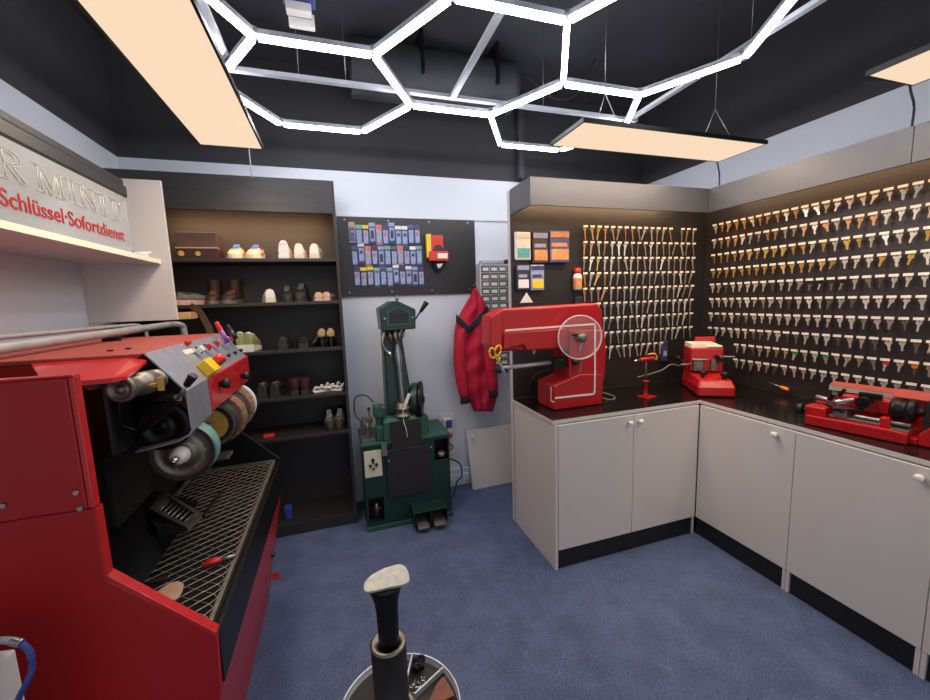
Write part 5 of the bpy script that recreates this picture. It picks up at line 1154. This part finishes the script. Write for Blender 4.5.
bandj([(456, 318), (469, 330), (480, 318), (488, 309)], 4).build('chevron_band', 'black_cloth', t)
p = at_y(475, 287, JY); MB().tube([(p.x, YB, p.z+.02), (p.x, JY+.01, p.z+.01), (p.x, JY-.01, p.z+.04)], .005, 6).build('coat_hook', 'steel', t)
# ------------------------------------------------------------------ cobbler's last stand in the foreground
CX, CYs, TZ = .08, .88, .585
t = thing('last_stand', "round tray stand with upright iron shoe last in the foreground", 'stand', (CX, CYs, 0))
MB().lathe([(.16, 0), (.165, .012), (.06, .03), (.034, .05), (.032, TZ-.05), (.06, TZ-.02), (.06, TZ-.018)], (CX, CYs, 0), (0, 0, 1), 36).build('pedestal', 'black_metal', t)
b = MB(); b.lathe([(.02, TZ-.02), (.146, TZ-.02), (.15, TZ-.014), (.152, TZ+.012), (.150, TZ+.016), (.147, TZ+.012), (.145, TZ-.006), (.02, TZ-.008)], (CX, CYs, 0), (0, 0, 1), 56, [0, 0, 1, 1, 1, 1, 0, 0]); tr = b.build('tray', ['dull_metal', 'alu'], t)
MT['tray_dark'] = mat('tray_dark', (62, 58, 56), .45, metal=.4, var=.3, scale=14)
MB().lathe([(.02, TZ-.006), (.144, TZ-.006), (.144, TZ-.002), (.02, TZ-.002)], (CX, CYs, 0), (0, 0, 1), 40).build('tray_floor', 'tray_dark', t)
for k, a_ in enumerate((68, 28, 165, 250, 320)):
    a_ = math.radians(a_); d = Vector((math.cos(a_), math.sin(a_), 0)); MB().obox(Vector((CX, CYs, TZ+.004))+d*.096, .1, .004, .02, a_).build('divider', 'alu', t)
b = MB(); 
b.lathe([(.05, TZ-.002), (.052, TZ+.012), (.046, TZ+.014)], (CX-.01, CYs, 0), (0, 0, 1), 30); b.build('collar', 'dull_metal', t)
sx_, sy2 = CX-.018, CYs+.005
MB().lathe([(.044, TZ), (.044, TZ+.02), (.0415, TZ+.022), (.0425, TZ+.19), (.044, TZ+.195), (.036, TZ+.20), (.026, TZ+.19), (.02, TZ+.185)], (sx_, sy2, 0), (0, 0, 1), 36, [0, 0, 0, 0, 1, 1, 0, 0]).build('post_socket', ['leather_black', 'dull_metal'], t)
rr = []
for z, rx, ry, ox in ((TZ+.15, .025, .022, 0), (TZ+.22, .025, .021, 0), (TZ+.28, .026, .02, .0), (TZ+.31, .029, .02, 0), (TZ+.333, .037, .022, .0), (TZ+.345, .044, .024, .002)):
    rr.append([Vector((sx_+.002+ox+rx*math.cos(2*PI*k/24), sy2+ry*math.sin(2*PI*k/24)+(.0), z)) for k in range(24)])
MB().loft(rr).build('last_post', 'black_metal', t)
# sole-shaped plate on top
ol_ = []; NP = 36
for k in range(NP):
    a_ = 2*PI*k/NP; x = math.cos(a_); y = math.sin(a_); w = .027 if x > 0 else .024
    ol_.append((math.copysign(abs(x)**(.4 if x > 0 else .7), x)*.054, math.copysign(abs(y)**.75, y)*w*(1+.12*x)-.004*math.cos(a_*2)))
Mp = Matrix.Translation((sx_+.005, sy2, TZ+.357)) @ Matrix.Rotation(.02, 4, 'Z') @ Matrix.Rotation(.38, 4, 'X') @ Matrix.Rotation(-.06, 4, 'Y')
b = MB(); b.loft([[Mp @ Vector((x*s, y*s, z)) for x, y in ol_] for s, z in ((.82, -.012), (.97, -.004), (1, .0), (.98, .004))], smooth=False); b.build('last_plate', 'dull_metal', t, bevel=.001).data.materials[0] = MT['worn_steel']
# scraps in the tray
def tagbox(name, m_, lab, cat, c, dx, dy, dz, rz, grp=None, **k): return tag(MB().obox(c, dx, dy, dz, rz).build(name, m_, bevel=.002), lab, cat, grp)
MT['leather_brown'] = mat('leather_brown', (118, 62, 38), .6, var=.3, scale=30)
a_ = math.radians(5); tag(MB().prism([(CX+.058, CYs-.02), (CX+.138, CYs-.01), (CX+.125, CYs+.05), (CX+.10, CYs+.033)], 'z', TZ-.001, TZ+.006).build('leather_piece', 'leather_brown'), 'reddish brown leather piece in the right compartment of the stand tray', 'leather piece')
for i, (x, y) in enumerate(((.055, .105), (.068, .108))): tag(MB().lathe([(.003, 0), (.012, .001), (.012, .006), (.007, .008), (.007, .022), (.012, .024), (.012, .03), (.003, .031)], (CX+x, CYs+y-.02, TZ+.012), (.3, .9, .1), 16).build('thread_bobbin', 'black_metal'), ['dark metal bobbin in the stand tray, nearer the post', 'dark metal bobbin in the stand tray, nearer the rim'][i], 'bobbin', 'bobbins in the stand tray')
b = MB(); rr_ = random.Random(5)
for k in range(26): 
    x = CX+.052+rr_.uniform(-.012, .018); y = CYs+.045+rr_.uniform(-.014, .012); a_ = rr_.uniform(0, PI); b.cyl((x, y, TZ+.003+rr_.uniform(0, .008)), (x+.014*math.cos(a_), y+.014*math.sin(a_), TZ+.004+rr_.uniform(0, .01)), .001, .0004, n=5)
o = b.build('nails', 'chrome'); tag(o, 'loose heap of small bright nails in the stand tray', 'nails'); o['kind'] = 'stuff'
# ------------------------------------------------------------------ white bin with blue hose at the lower left corner
c0, c1, c2, c3 = at_z(19, 645, .70), at_z(0, 660, .70), at_z(-60, 700, .70), at_z(-45, 640, .70)
t = thing('cabinet_box', 'white box-like cabinet cut by the lower left corner of the photo', 'box', (-.75, .75, 0))
BH = 1.0; tp = at_z(16, 648, BH); dd = (at_z(0, 662, BH)-tp).normalized(); ee = Vector((-dd.y, dd.x, 0)); ee = ee if ee.x < 0 else -ee
def rc(p, a_, b2_, z0, z1): return [[Vector((q.x, q.y, z)) for q in (p, p+dd*a_, p+dd*a_+ee*b2_, p+ee*b2_)] for z in (z0, z1)]
MB().loft(rc(tp, .3, .25, 0, BH), smooth=False).build('box_body', 'white_laminate', t, bevel=.004)
MB().loft(rc(tp+ee*.02+dd*.02, .26, .21, BH, BH+.004), smooth=False).build('dark_top', 'black_metal', t)
h_ = [at_z(-20, 646, 1.02), at_z(0, 640.5, 1.025), at_z(12, 641, 1.025), at_z(21, 643, 1.02), at_z(30, 652, 1.0), at_z(32, 668, .97), at_z(27, 682, .95), at_z(18, 700, .92), at_z(10, 725, .86)]
t = thing('blue_hose', 'blue spiral hose looping over the white box at lower left', 'hose', h_[3])
b = MB(); b.tube(h_[3:], .005, 10); b.build('hose_line', 'blue_plastic', t); b = MB(); b.tube(h_[:3], .006, 10); b.build('hose_fitting', 'alu', t)
b = MB()
for k in range(9): p = h_[2].lerp(h_[3], k/9) ; d = (h_[3]-h_[2]).normalized(); b.cyl(p, p+d*.0025, .007, n=12)
b.build('hose_spring', 'steel', t)
# ------------------------------------------------------------------ daylight from the shop front behind the camera
W_ = bpy.data.worlds.new('world'); SC.world = W_; W_.use_nodes = True
W_.node_tree.nodes['Background'].inputs[0].default_value = (.86, .92, 1, 1); W_.node_tree.nodes['Background'].inputs[1].default_value = WORLD_S
for o_n in list(bpy.data.objects):
    if o_n.name.startswith('tmp_root'): bpy.data.objects.remove(o_n)
SC.view_settings.view_transform = 'Standard'; SC.view_settings.look = 'None'; SC.view_settings.gamma = 1; SC.view_settings.exposure = EXPO
SC.cycles.max_bounces = 8
